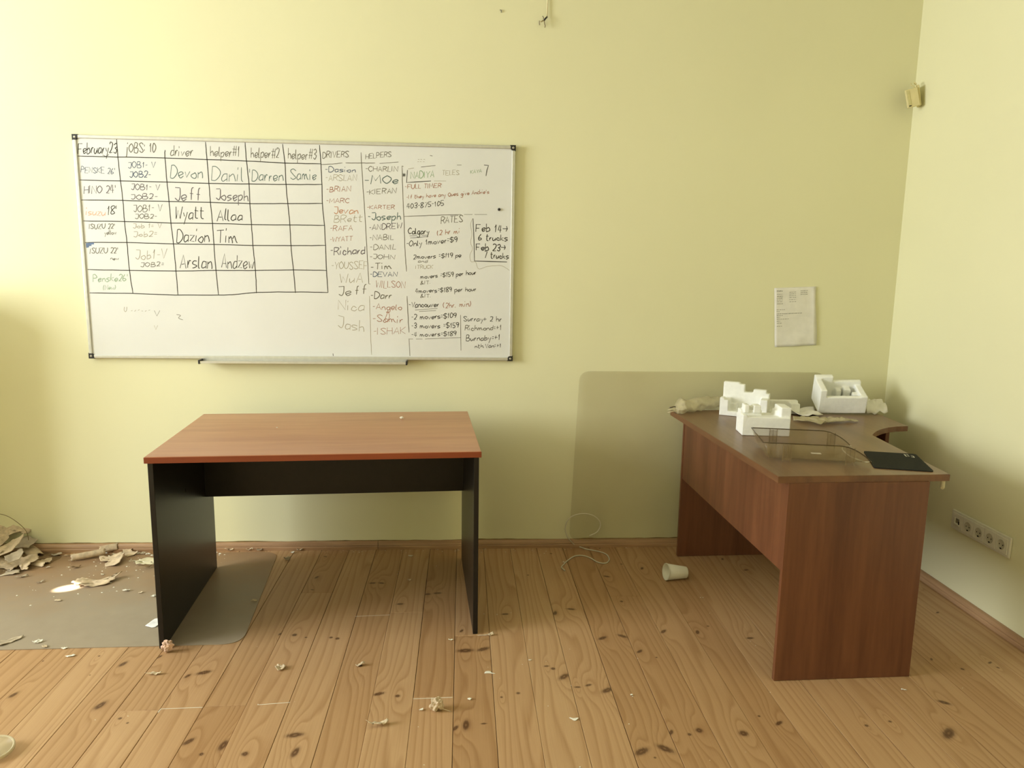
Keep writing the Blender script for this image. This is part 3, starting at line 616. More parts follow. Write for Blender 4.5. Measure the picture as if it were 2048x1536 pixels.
setp(sheet('plastic_bag', [(-.15, .02), (-.11, .075), (-.03, .07), (.05, .045), (.12, .02), (.165, .005), (.13, -.02), (.05, -.03), (-.02, -.055), (-.075, -.07), (-.10, -.02)], M_bag, (c0.x-.01, c0.y, ZT), .06, .014, (0, 0), 0, 3, 14, .0005, 28),
     'flat crumpled translucent plastic bag in the middle of the walnut desk', 'plastic bag')
c0 = at(1613, 829, 2, ZT)
sp_ = sheet('foam_sheet', [(-.07, -.06), (-.08, .08), (.0, .10), (.07, .08), (.05, .01), (.06, -.04), (.0, -.065)], M_paper, (c0.x, c0.y, ZT), .0, .012, (.3, 0), .9, 12, 8, .0018, 22)
setp(sp_, 'crumpled white wrapping sheet lying between the foam blocks and the flat bag', 'wrapping sheet')
c0 = at(1752, 828, 2, ZT)
bm = bmesh.new(); bmesh.ops.create_grid(bm, x_segments=16, y_segments=16, size=.5)
for v in bm.verts:
    x, y = v.co.x*.105, v.co.y*.10; v.co = Vector((x, y, .055+.02*noise.noise(Vector((x*40, y*40, 2)))-3.5*max(0, -y-.015)**1.3+.05*x))
    v.co.z = max(.0015, v.co.z)
setp(bmo('wrapping_paper', bm, M_paper, None, True), 'crumpled white paper wad between the large foam tray and the right wall', 'paper')
bpy.data.objects['wrapping_paper'].location = (c0.x-.005, c0.y+.03, ZT); s_ = bpy.data.objects['wrapping_paper'].modifiers.new('s', 'SOLIDIFY'); s_.thickness = .0015
# ------------------------------------------------------------------ letter tray
ty = thing('letter_tray', 'smoky clear plastic letter tray on the front of the walnut desk', 'letter tray', (1.124, -1.093, ZT), -.205)
Lt, Wt, Hb, Ht = .355, .235, .012, .058
def top_h(u):
    return Ht if u < .24 else Ht*max(.0, math.cos((u-.24)/(Lt-.24)*PI/2))**.8
boxo('tray_base', (0, Lt-.03, 0, Wt, Hb, Hb+.0025), M_tray, ty)
for v0, sg in ((0, -1), (Wt, 1)):
    vs = []; fs = []; N = 40
    for i in range(N+1):
        u = -.0+Lt*i/N; h = top_h(u)
        sl = -.022*(1-i/8) if i < 8 else 0
        for off in (0, .0025*sg):
            vs += [(u, v0+off, Hb), (u+sl*h/Ht, v0+off+sg*.006*h/Ht, Hb+h)]
    for i in range(N):
        a = i*4; b = a+4
        fs += [(a, b, b+1, a+1), (a+2, a+3, b+3, b+2), (a+1, b+1, b+3, a+3), (a, a+2, b+2, b)]
    fs += [(0, 1, 3, 2), (N*4, N*4+2, N*4+3, N*4+1)]
    sw = mesh('side_wall', vs, fs, M_tray, ty, True)
    tubeo('rim', [(vs[i*4+1][0], v0+sg*.0075, vs[i*4+1][2]) for i in range(N+1)], .0021, M_trayedge, sw, 6)
    for u in (.045, .265):
        h = top_h(u+.012)
        bm = bmesh.new()
        for du in (0, .028): box(bm, u+du, u+du+.0025, v0+sg*.003, v0+sg*.013, .0005, Hb+h)
        box(bm, u, u+.0305, v0+sg*.009, v0+sg*.0112, Hb-.004, Hb+h-.006); box(bm, u+.0135, u+.0155, v0+sg*.008, v0+sg*.0128, Hb+.01, Hb+h-.004)
        bmo('stacking_clip', bm, M_tray, ty)
vs = [(-.004, 0, Hb), (-.004, Wt, Hb), (-.026, Wt+.006, Hb+Ht), (-.026, -.006, Hb+Ht), (-.0015, 0, Hb), (-.0015, Wt, Hb), (-.0235, Wt+.006, Hb+Ht), (-.0235, -.006, Hb+Ht)]
bw = mesh('back_wall', vs, [(0, 1, 2, 3), (7, 6, 5, 4), (0, 4, 5, 1), (3, 2, 6, 7), (0, 3, 7, 4), (1, 5, 6, 2)], M_tray, ty)
tubeo('rim', [(-.025, -.006, Hb+Ht), (-.025, Wt+.006, Hb+Ht)], .0024, M_trayedge, bw, 6)
tubeo('front_lip', [(Lt, -.002, Hb+.004), (Lt-.02, .0, Hb+.002), (Lt-.05, .06, Hb+.003), (Lt-.05, Wt-.06, Hb+.003), (Lt-.02, Wt, Hb+.002), (Lt, Wt, Hb+.004)], .0022, M_tube, ty, 6, 6)
boxo('paper_label', (.17, .205, .08, .10, Hb+.0026, Hb+.0031), M_paper, ty)
# ------------------------------------------------------------------ mouse pad
pq = [onT(1727, 903.5), onT(1831, 909.5), onT(1868, 944.5), onT(1748, 936.5)]
cen = (sum(p[0] for p in pq)/4, sum(p[1] for p in pq)/4)
def rounded(poly, r, n=5):
    out = []; L = len(poly)
    for i in range(L):
        p0, p1, p2 = (Vector(poly[(i+d) % L]+(0,)) if not isinstance(poly[0], Vector) else poly[(i+d) % L] for d in (-1, 0, 1))
        a = p1+(p0-p1).normalized()*r; b = p1+(p2-p1).normalized()*r
        for k in range(n+1):
            t = k/n; v = a*(1-t)**2+p1*2*t*(1-t)+b*t*t; out.append((v.x, v.y))
    return out
bm = bmesh.new(); prism(bm, rounded(pq, .012), ZT+.0004, ZT+.0034)
mp_ = setp(bmo('mouse_pad', bm, M_pad), 'thin black mouse pad with small white logo on the walnut desk', 'mouse pad')
bm = bmesh.new()
for st in ([(1808,908.5),(1813,913),(1819,912.5)], [(1810,909.5),(1814,909),(1817,911)], [(1822,911),(1826,912),(1829,915)], [(1823,913.5),(1828,915)]):
    pts = [at(x, y, 2, ZT+.0036) for x, y in st]; tube(bm, pts, .0016, 4)
for v in bm.verts: v.co.z = min(v.co.z, ZT+.0039)
bmo('logo_print', bm, M_white, mp_)

# ------------------------------------------------------------------ clear mats
def matmesh(name, poly, r, m, z0, z1):
    bm = bmesh.new(); prism(bm, rounded(poly, r, 8), z0, z1); return bmo(name, bm, m)
fm = matmesh('floor_mat', [(-.925, -.040), (-2.32, -.055), (-2.30, -.985), (-.842, -.965)], .085, M_mat, .0006, .0026)
setp(fm, 'dusty frosted plastic chair mat on the boards under the black desk', 'chair mat')
bm = bmesh.new(); prism(bm, rounded([(.553, 0), (1.872, 0), (1.856, .885), (.586, .885)], .055, 8), 0, .002)
xform(bm, Matrix.Translation((0, -.0245, .0425)) @ Matrix.Rotation(PI/2+.018*-1, 4, 'X'))
setp(bmo('chair_mat', bm, M_matw), 'clear plastic chair mat with rounded corners leaning on the wall behind the walnut desk', 'chair mat')

# ------------------------------------------------------------------ paper on the wall
c1 = [at(1549, 576, 1, -.003), at(1632, 573, 1, -.003), at(1631, 690, 1, -.003), at(1549.5, 694, 1, -.003)]
pw = thing('printed_sheet', 'creased sheet of printed paper stuck on the back wall above the walnut desk', 'paper', (0, 0, 0))
vs = []; fs = []; NX, NZ = 14, 20
def ppos(u, v):
    top = c1[0].lerp(c1[1], u); bot = c1[3].lerp(c1[2], u); p = top.lerp(bot, v)
    d = .0015+.004*max(0, v-.8)*5*.8+.003*abs(math.sin(v*3.0))*(u*.8+.2)+.0035*noise.noise(Vector((u*3, v*4, 1)))+(.004 if u > .9 else 0)*(u-.9)*10
    return Vector((p.x-(.004*math.sin(v*6) if u > .95 else 0), -max(.0012, d), p.z))
for j in range(NZ+1):
    for i in range(NX+1): vs.append(ppos(i/NX, j/NZ))
for j in range(NZ):
    for i in range(NX): a = j*(NX+1)+i; fs.append((a, a+1, a+NX+2, a+NX+1))
ps = mesh('sheet', vs, fs, M_paper, pw, True); s_ = ps.modifiers.new('s', 'SOLIDIFY'); s_.thickness = .0003; s_.offset = 1
vs = []; fs = []; rg = random.Random(5)
def pline(u0, u1, v, w=.0035, k=1.0):
    u = u0
    while u < u1:
        L_ = rg.uniform(.02, .06)*k; b = len(vs); e = min(u+L_, u1)
        for uu, vv in ((u, v-w), (e, v-w-.002), (e, v+w-.002), (u, v+w)):
            p = ppos(uu, vv); vs.append((p.x, p.y-.0007, p.z))
        fs.append((b, b+1, b+2, b+3)); u = e+rg.uniform(.008, .02)
for i, v in enumerate((.05, .06, .11, .145, .175, .205, .235, .27)): pline(.06, .20, v, .0042 if i in (3, 4, 7) else .0028)
for v in (.085, .115, .145, .175, .21, .245): pline(.36, .52, v-.004, .003)
for v in (.075, .105, .135): pline(.63, .80, v-.01, .003)
for v, e in ((.37, .25), (.40, .12), (.44, .66), (.47, .20), (.50, .13), (.53, .34), (.565, .13), (.60, .17), (.65, .18)): pline(.05, e, v, .003)
mesh('print', vs, fs, M_INK['G'], pw)['kind'] = 'stuff'
# ------------------------------------------------------------------ socket strip on the right wall
sa = at(1904.3, 1017, 0, XR-.012); sb = at(2022, 1077.5, 0, XR-.012); sc_ = at(2016, 1114, 0, XR-.012); sd = at(1899, 1058, 0, XR-.012)
ytop = (sa.y+sd.y)/2; ybot = (sb.y+sc_.y)/2; zt = (sa.z+sb.z)/2; zz = (sd.z+sc_.z)/2
print('socket', sa, sb, sc_, sd)
SO = thing('socket_strip', 'white five gang power socket strip on the right wall behind the walnut desk', 'power socket', (0, 0, 0))
Ls = ytop-ybot; hs = zt-zz
boxo('frame', (XR-.010, XR, ybot, ytop, zz, zt), M_white, SO, .004)
mw = (Ls-.024)/5
for i in range(5):
    yc = ytop-.012-mw*(i+.5); zc = (zt+zz)/2
    if i == 0:
        o = boxo('data_module', (XR-.0125, XR-.009, yc-mw/2+.001, yc+mw/2-.001, zz+.011, zt-.011), M_white, SO, .001)
        bm = bmesh.new(); box(bm, XR-.019, XR-.012, yc-.016, yc+.016, zc-.017, zc-.012); box(bm, XR-.019, XR-.012, yc+.012, yc+.017, zc-.017, zc+.014); bmo('port_frame', bm, M_white, o)
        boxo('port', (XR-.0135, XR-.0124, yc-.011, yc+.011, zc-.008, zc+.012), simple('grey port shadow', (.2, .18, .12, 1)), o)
        boxo('port_slot', (XR-.0145, XR-.0134, yc-.013, yc-.008, zc-.012, zc+.002), M_hole, o)
    else:
        bm = bmesh.new(); box(bm, XR-.0125, XR-.009, yc-mw/2+.001, yc+mw/2-.001, zz+.011, zt-.011, .001)
        o = bmo('outlet', bm, M_white, SO)
        bm = bmesh.new(); lathe(bm, [(.0205, .0035), (.0195, .0048), (.0182, .0035), (.0175, -.010), (.0001, -.010)], 28)
        xform(bm, Matrix.Translation((XR-.0095, yc, zc)) @ Matrix.Rotation(-PI/2, 4, 'Y')); 
        # flat disc inside the collar, the recess shade put into its darker colour
        for v in bm.verts:
            if v.co.x > XR-.0125: v.co.x = XR-.0126
        bmo('well', bm, simple('shaded outlet well', (.50, .47, .34, 1), .5), o, True)
        bm = bmesh.new()
        for dy in (-.0095, .0095):
            r_ = bmesh.ops.create_circle(bm, cap_ends=True, radius=.0028, segments=10)
            bmesh.ops.transform(bm, matrix=Matrix.Translation((XR-.0132, yc+dy, zc)) @ Matrix.Rotation(-PI/2, 4, 'Y'), verts=r_['verts'])
        box(bm, XR-.0140, XR-.0128, yc-.004, yc+.004, zc-.0185, zc-.0135)
        bmo('contact_holes', bm, M_hole, o)
# ------------------------------------------------------------------ paper cup
m0 = at(1336, 1159, 2, 0); m1 = at(1371, 1156, 2, 0)
cup = thing('paper_cup', 'white paper cup lying on its side on the floor beside the walnut desk', 'cup', (0, 0, 0))
R0, R1 = .0385, .027; Lc = (m1-m0).length+.012
bm = bmesh.new(); lathe(bm, [(R1-.002, .006), (R1, 0), (R1+.0004, .002), (R0, Lc), (R0-.0012, Lc), (R1-.0015, .006)], 40)
def cupM():
    d = (m0-m1); yaw = math.atan2(d.y, d.x); tl = math.atan2(R0-R1, Lc)
    return Matrix.Translation((m1.x, m1.y, R1/math.cos(tl)+.0008)) @ Matrix.Rotation(yaw, 4, 'Z') @ Matrix.Rotation(PI/2-tl, 4, 'Y')
xform(bm, cupM()); bmo('cup_wall', bm, M_cup, cup, True)
bm = bmesh.new(); pts = [(R0*math.cos(2*PI*k/40), R0*math.sin(2*PI*k/40), Lc) for k in range(41)]; tube(bm, pts, .0018, 8, False); xform(bm, cupM()); bmo('rolled_rim', bm, M_cup, cup, True)
bm = bmesh.new(); bmesh.ops.create_circle(bm, cap_ends=True, radius=R1-.0012, segments=40); xform(bm, cupM() @ Matrix.Translation((0, 0, .006))); bmo('cup_base', bm, M_cup, cup)
# ------------------------------------------------------------------ cords
fl_ = [(160,1412),(143,1397),(138,1388),(158,1365),(180,1345),(220,1320),(270,1315),(320,1330),(370,1358),(420,1364),(443,1342),(425,1308),(370,1288),(300,1275),(235,1256)]
wl_ = [(210,1240),(185,1210),(166,1170),(163,1135),(175,1095),(215,1060),(280,1048),(340,1060),(378,1092),(386,1125),(365,1165),(315,1191)]
pts = [at(1080+x/3.2, 700+y/3.2, 2, .0035) for x, y in fl_]+[at(1080+x/3.2, 700+y/3.2, 1, -.047) for x, y in wl_[1:]]
pts = catmull(pts, 5)
for v in pts: v.z = max(v.z, .0035)
cd_ = tubeo('cord', pts, .003, M_cord, None, 8, 0); setp(cd_, 'loose beige cord looping up the wall and over the floor beside the leaning mat', 'cord')
pts = [at(x, y, 1, -.035) for x, y in ((-30, 1026), (0, 1028), (20, 1035), (40, 1049), (52, 1062), (56.5, 1076))]; pts.append(pts[-1]+Vector((0, -.005, -.05)))
setp(tubeo('wire', pts, .0014, simple('olive wire', lin(120, 104, 60), .5), None, 6, 5), 'thin dark wire arching over the rubble heap at the left', 'wire')
# cable coming down the wall at the top of the picture
pc0 = at(1094, 34, 1, -.012)
ck = thing('ceiling_cable', 'cut cable running down the upper wall and ending in bare dark wire stubs', 'cable', (0, 0, 0))
tubeo('cable', [(pc0.x+.004, -.007, CEIL), (pc0.x+.002, -.007, pc0.z+.1), (pc0.x, -.009, pc0.z)], .0032, simple('cream cable', lin(214, 204, 160), .5), ck, 8)
W_ = lambda x, y, d=-.02: at(x, y, 1, d)
tubeo('wire_stub', [W_(1094, 34, -.01), W_(1090, 38, -.02), W_(1088, 41, -.02)], .0042, M_black, ck, 8)
tubeo('wire_stub', [W_(1088, 40), W_(1083, 43), W_(1081, 43)], .003, simple('olive wire insulation', lin(170, 156, 108), .5), ck, 8)
tubeo('wire_stub', [W_(1088, 41), W_(1089, 47), W_(1090.5, 52), W_(1089.5, 55)], .0022, simple('grey wire insulation', lin(140, 124, 84), .5), ck, 8)
tubeo('wire_stub', [W_(1087, 38), W_(1087, 34.5), W_(1085, 32)], .0018, M_INK['G'], ck, 6)
tubeo('wire_stub', [W_(1079, 41.5), W_(1078.5, 46), W_(1079, 50)], .003, M_INK['F'], ck, 6)
bm = bmesh.new(); q = W_(1002, 21, -.003)
tube(bm, [W_(1000, 20, -.003), W_(1003, 20.5, -.006), W_(1002.5, 25, -.003)], .0022, 6); setp(bmo('wall_hook', bm, M_INK['G']), 'tiny bent hook in the back wall near the top of the picture', 'hook')
# ------------------------------------------------------------------ broken detector in the upper right corner
q = at(1822.5, 196, 0, XR-.055)
MS = thing('motion_detector', 'broken beige detector box hanging crooked high in the right corner of the room', 'detector', (q.x, q.y-.01, q.z), 0)
MS.rotation_euler = (0, -.24, -.42)
M_beige = simple('aged beige plastic', lin(214, 202, 146), .5, .4, .05)
boxo('cover', (-.030, .026, -.016, -.006, -.046, .040), M_beige, MS, .004)
boxo('lens', (-.024, -.010, -.0175, -.015, -.040, .034), simple('yellowed lens', lin(198, 188, 130), .3), MS, .001)
boxo('latch', (-.022, -.012, -.0185, -.016, -.040, -.036), M_hole, MS)
o = boxo('backplate', (.024, .033, -.010, .045, -.044, .052), M_beige, MS, .003); o.rotation_euler = (0, .05, .10)
boxo('circuit_board', (-.026, .024, -.004, .002, -.040, .038), simple('dark olive circuit board', lin(110, 98, 48), .5), MS)
tubeo('wire', [(.016, .0, .038), (.010, -.006, .050), (.002, -.004, .056), (.004, .002, .066)], .0022, M_beige, MS, 6, 4)
tubeo('wire', [(.020, .0, .038), (.024, -.004, .056), (.018, .004, .068), (.026, .03, .06)], .0025, M_beige, MS, 6, 4)
# ------------------------------------------------------------------ plastic lid at the bottom left
q = at(-12, 1496, 2, .02)
ld = thing('plastic_dish', 'shallow round clear plastic dish on the floor at the bottom left edge', 'lid', (q.x, q.y, .012)); ld.rotation_euler = (.10, .10, 0)
bm = bmesh.new(); lathe(bm, [(.046, .010), (.050, .013), (.053, .010), (.053, .002), (.0515, .002), (.0515, .009), (.046, .008)], 48); bmo('rim', bm, M_tube, ld, True)
bm = bmesh.new(); lathe(bm, [(.0001, .0085), (.047, .0085), (.047, .010), (.0001, .010)], 48); bmo('disc', bm, M_bag, ld, True)

# ------------------------------------------------------------------ rubble and scraps on the floor
def floor_px(px, py, z=0): return at(px, py, 2, z)
MATZ = .003
def curl_shard(name, px, py, Ls_, Rs, arc, yaw, m, label, z=0, seed=0, tilt=0, jag=.12, up=PI/2, open_=0, cat='plaster piece', group=None):
    """a shell of plaster and wallpaper curled round its long axis, ragged at both ends"""
    rg = random.Random(seed); vs = []; fs = []; N, K = 14, 12
    je = [rg.uniform(-jag, jag) for _ in range(K+1)]; jf = [rg.uniform(-jag, jag) for _ in range(K+1)]
    for i in range(N+1):
        for k in range(K+1):
            t = i/N; a = up-arc/2+arc*k/K
            u = (t-.5)*Ls_*(1+(je[k] if t > .5 else jf[k])*abs(t-.5)*2)
            r_ = Rs*(1+.10*noise.noise(Vector((t*3, a*1.5, seed))))*(1-open_*(t-.5))
            vs.append(Vector((u, r_*math.cos(a), r_*math.sin(a))))
    for i in range(N):
        for k in range(K): a = i*(K+1)+k; fs.append((a, a+1, a+K+2, a+K+1))
    Mx = Matrix.Rotation(yaw, 4, 'Z') @ Matrix.Rotation(tilt, 4, 'Y'); vs = [Mx @ v for v in vs]
    mn = min(v.z for v in vs); p = floor_px(px, py, z)
    o = mesh(name, [v-Vector((0, 0, mn)) for v in vs], fs, m, None, True); o.location = (p.x, p.y, z+.002)
    s_ = o.modifiers.new('s', 'SOLIDIFY'); s_.thickness = .0018
    return setp(o, label, cat, group)
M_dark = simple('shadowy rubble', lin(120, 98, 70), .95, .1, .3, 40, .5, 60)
# underlying heap of dust and crumbs
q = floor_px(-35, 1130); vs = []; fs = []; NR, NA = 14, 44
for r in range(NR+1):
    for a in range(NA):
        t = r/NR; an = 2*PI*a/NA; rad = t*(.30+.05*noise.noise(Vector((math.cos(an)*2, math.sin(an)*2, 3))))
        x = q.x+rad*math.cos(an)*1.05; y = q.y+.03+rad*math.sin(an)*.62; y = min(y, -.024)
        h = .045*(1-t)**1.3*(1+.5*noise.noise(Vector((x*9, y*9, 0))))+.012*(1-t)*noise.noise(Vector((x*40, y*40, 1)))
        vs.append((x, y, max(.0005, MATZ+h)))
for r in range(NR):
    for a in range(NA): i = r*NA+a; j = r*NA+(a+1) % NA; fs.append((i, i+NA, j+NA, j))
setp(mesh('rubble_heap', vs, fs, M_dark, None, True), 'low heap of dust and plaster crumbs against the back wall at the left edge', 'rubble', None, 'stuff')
def big(name, px, py, outline, rot, amp, curlk, m, label, z, seed, tilt=(0, 0), curl=0, freq=14):
    p = floor_px(px, py, z); o = sheet(name, outline, m, (p.x, p.y, z), rot, amp, (curl, 0), curlk, seed, 9, .002, freq, .002, tilt, None, .13)
    return setp(o, label, 'plaster piece')
big('plaster_piece', 22, 1076, [(-.13, -.07), (-.14, .05), (-.02, .085), (.08, .06), (.12, -.01), (.05, -.06), (.0, -.05), (-.04, -.10)], .5, .02, 1.6, M_plaster, 'biggest torn plaster sheet on top of the rubble heap, standing up against the wall', .075, 21, (.05, .45))
big('plaster_piece', 6, 1108, [(-.08, -.03), (-.06, .05), (.04, .045), (.09, .0), (.03, -.045)], .9, .012, 3.5, M_plaster, 'slanting curled sheet low on the front of the rubble heap at the picture edge', .062, 22, (.25, .1))
curl_shard('plaster_piece', 66, 1108, .115, .040, 1.9, -.75, M_plaster, 'smooth rounded plaster shell on the right of the rubble heap, beside the baseboard', .01, 31, .12)
curl_shard('plaster_piece', 76, 1129, .085, .028, 2.0, -.25, M_plaster, 'small half round plaster shell in front of the rounded one by the rubble heap', MATZ, 32, .05)
big('plaster_piece', 42, 1131, [(-.10, -.035), (-.09, .02), (-.02, .055), (.055, .05), (.075, .01), (.045, -.02), (.05, -.06), (.02, -.055), (.012, -.015), (-.015, -.02), (-.02, -.055), (-.045, -.045)], .15, .008, 2.5, M_plaster, 'jagged curled plaster sheet with notches at the foot of the rubble heap', .012, 23, (.0, .22))
big('plaster_piece', 8, 1148, [(-.09, -.02), (-.06, .03), (.05, .03), (.07, .0), (.02, -.03)], .0, .006, 1, M_plaster2, 'flat greyish slab of plaster in front of the heap at the left picture edge', MATZ, 24, (0, .1))
big('plaster_piece', 67, 1092, [(-.035, -.02), (-.03, .02), (.03, .018), (.04, -.015)], -.6, .006, 2, M_plaster2, 'small grey plaster lump against the baseboard right of the heap', MATZ, 25, (0, .4))
big('plaster_piece', 50, 1092, [(-.05, -.02), (-.04, .03), (.02, .04), (.055, .0), (.02, -.03)], .3, .012, 3.0, M_plaster2, 'grey brown plaster lump high on the right shoulder of the heap', .05, 62, (.1, .5))
big('plaster_piece', 30, 1119, [(-.04, -.02), (-.03, .02), (.03, .025), (.04, -.01)], .9, .010, 4.0, M_plaster2, 'grey curled scrap wedged in the middle of the heap', .05, 63, (.2, .4))
big('plaster_piece', 93, 1124, [(-.03, -.01), (-.01, .018), (.03, .010), (.02, -.014)], .7, .008, 4.0, M_plaster, 'little notched plaster flake just right of the two plaster shells', MATZ, 64, (.1, .3))
# the rolled wallpaper tube, in two lengths
curl_shard('wallpaper_roll', 177, 1117, .145, .0165, 4.9, .45, M_plaster, 'long rolled up strip of torn wallpaper lying on the mat by the baseboard', MATZ, 41, -.05, .05, PI/2, .1, 'wallpaper roll')
curl_shard('wallpaper_roll', 219, 1103, .080, .020, 3.4, .34, M_plaster, 'short curled wallpaper strip continuing the far end of the long roll', MATZ, 42, -.10, .08, PI/2+.4, 0, 'wallpaper roll')
big('plaster_piece', 226, 1122, [(-.075, .025), (-.02, .03), (.02, .06), (.045, .02), (.055, -.03), (.03, -.075), (-.02, -.05), (-.01, -.02), (-.05, -.01)], .1, .006, 4.0, M_plaster, 'bent jagged flake of plaster in front of the wallpaper roll', MATZ, 26, (.15, .15))
big('plaster_piece', 258, 1108, [(-.035, .03), (.0, .045), (.02, .0), (.05, -.02), (.0, -.04), (-.02, -.01)], .2, .004, 3.0, M_plaster, 'small angular plaster flake between the wallpaper roll and the desk side', MATZ, 27, (.1, .2))
big('plaster_piece', 296, 1125, [(-.085, -.01), (-.05, .01), (-.03, .045), (.04, .055), (.09, .05), (.09, -.03), (.0, -.03)], -.08, .005, .8, simple('pale greenish plaster', lin(216, 208, 176), .8, .2, .08), 'flat pale plaster flake touching the black desk side', MATZ, 28)
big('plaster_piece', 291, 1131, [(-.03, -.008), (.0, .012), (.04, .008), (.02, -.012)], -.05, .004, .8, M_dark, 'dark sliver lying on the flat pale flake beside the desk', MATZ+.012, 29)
big('torn_paper', 193, 1167, [(-.095, -.012), (-.08, .035), (-.01, .035), (.045, .045), (.085, .065), (.075, .02), (.05, -.02), (-.02, -.045), (-.06, -.025), (-.075, -.045)], .05, .010, 1.8, M_plaster, 'wide crumpled torn paper lying alone on the mat right of the sun spot', MATZ, 33, (0, .08), .3)
big('plaster_piece', 15, 1284, [(-.06, -.02), (-.04, .0), (-.0, .02), (.045, .035), (.04, .01), (.01, -.015), (-.03, -.03)], .25, .006, 1.5, M_plaster2, 'ragged scrap of plaster at the front of the mat at the left picture edge', MATZ, 34)
# single small scraps: (px, py, length m, width m, turn, curl, material, z, label, category)
SC = [
 (76,1285,.036,.014,.5,6,M_chip,MATZ,'elongated white plaster chip at the front edge of the mat','plaster chip'),
 (90,1294,.020,.018,.2,5,M_leaf,MATZ,'squarish plaster chip right next to the elongated one on the mat edge','plaster chip'),
 (128,1298,.020,.012,.1,4,M_chip,0,'pale chip on the boards just off the front edge of the mat','plaster chip'),
 (141,1313,.032,.012,.3,5,M_chip,0,'bent white chip on the boards in front of the mat','plaster chip'),
 (253,1182,.028,.018,.1,5,M_chip,MATZ,'round pale chip on the mat left of the black desk side','plaster chip'),
 (282,1186,.020,.012,.5,5,M_leaf,MATZ,'small chip on the mat close to the black desk side','plaster chip'),
 (307,1193,.022,.012,.6,5,M_chip,MATZ,'pale chip touching the left side of the black desk','plaster chip'),
 (97,1136,.018,.012,.4,5,M_chip,MATZ,'little white crumb between the heap and the wallpaper roll','plaster chip'),
 (134,1112,.024,.008,.1,5,M_plaster,MATZ,'thin chip against the baseboard left of the wallpaper roll','plaster chip'),
 (115,1111,.045,.03,.6,8,M_plaster2,MATZ,'grey crumbly lump at the baseboard between heap and roll','plaster chip'),
 (205,1150,.014,.012,.2,5,M_chip,MATZ,'white crumb just behind the wide torn paper','plaster chip'),
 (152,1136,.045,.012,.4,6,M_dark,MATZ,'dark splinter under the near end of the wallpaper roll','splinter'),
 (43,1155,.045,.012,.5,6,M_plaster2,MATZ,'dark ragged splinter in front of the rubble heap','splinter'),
 (82,1165,.035,.010,.6,6,M_plaster2,MATZ,'thin ragged splinter left of the sun spot on the mat','splinter'),
 (117,1202,.028,.012,.1,4,M_leaf,MATZ,'pale flake on the mat in front of the sun spot','plaster chip'),
 (270,1106,.030,.014,.5,7,M_plaster,MATZ,'little tilted flake against the baseboard by the desk side','plaster chip'),
 (286,1108,.040,.018,.2,8,M_plaster2,MATZ,'crumbly grey flake against the baseboard touching the desk side','plaster chip'),
 (462,1101,.075,.018,.45,9,M_leaf,MATZ,'curved beige splinter leaning at the baseboard under the desk','splinter'),
 (500,1101,.032,.010,.1,9,M_leaf,MATZ,'short reddish scrap at the baseboard under the desk','scrap'),
 (519,1101,.030,.014,.3,9,M_plaster2,MATZ,'brownish crumb pile at the baseboard behind the mat corner','scrap'),
 (586,1106,.018,.014,.3,8,M_chip,0,'small white crumb by the baseboard right of the mat corner','plaster chip'),
 (600,1101,.045,.018,.2,9,M_leaf,0,'bristly beige scrap at the baseboard beyond the mat','scrap'),
 (575,1120,.032,.024,.2,12,M_plaster2,0,'crumpled brown ball of paper on the seam beside the mat','scrap'),
 (508,1202,.028,.016,.1,8,M_leaf,MATZ,'square cardboard scrap on the right edge of the mat','scrap'),
 (821,1113,.022,.010,.2,8,M_chip,0,'white curled chip near the baseboard between the desk legs','plaster chip'),
 (819,1161,.016,.012,.2,9,M_leaf,0,'small grey crumb in the middle of the shade under the desk','plaster chip'),
 (309,1349,.055,.016,.15,7,M_leaf,0,'flat twisted scrap on the boards left of the desk foot','scrap'),
 (560,1338,.036,.034,.3,12,M_leaf,0,'crumpled crinkly ball of foil on the boards in front of the desk','scrap'),
 (720,1332,.034,.018,.3,9,M_leaf,0,'curled dry scrap lying on a knot in front of the desk','scrap'),
 (759,1451,.075,.022,.25,9,M_leaf,0,'long ragged dry leaf scrap near the bottom of the picture','scrap'),
 (843,1421,.014,.012,.2,6,M_chip,0,'round white crumb just left of the crumpled paper wad','plaster chip'),
 (980,1346,.038,.018,-.1,1,M_chip,0,'flat white paint chip on the boards right of the desk foot','paint chip'),
 (981,1271,.034,.016,.2,9,M_leaf,0,'folded beige flake beside the foot of the right desk side','scrap'),
 (1148,1439,.030,.012,-.1,3,M_chip,0,'flat pale triangular chip on the boards in the lower middle','paint chip'),
 (939,1399,.013,.011,0,6,M_chip,0,'round white bead of plaster on the plank below the desk foot','plaster chip'),
 (902,1281,.022,.006,0,4,M_chip,0,'thin white sliver in front of the right desk foot','plaster chip'),
 (1127,1125,.010,.008,0,4,M_chip,0,'tiny white crumb beside the end of the loose cord','plaster chip'),
 (1060,1321,.012,.005,0,4,M_chip,0,'tiny sliver on the boards in the middle between the desks','plaster chip'),
 (1263,1391,.010,.008,0,4,M_chip,0,'tiny pale crumb on the boards left of the walnut desk','plaster chip'),
 (1807,1381,.020,.006,-.8,4,M_chip,0,'pale sliver on the boards in front of the walnut desk end panel','plaster chip'),
]
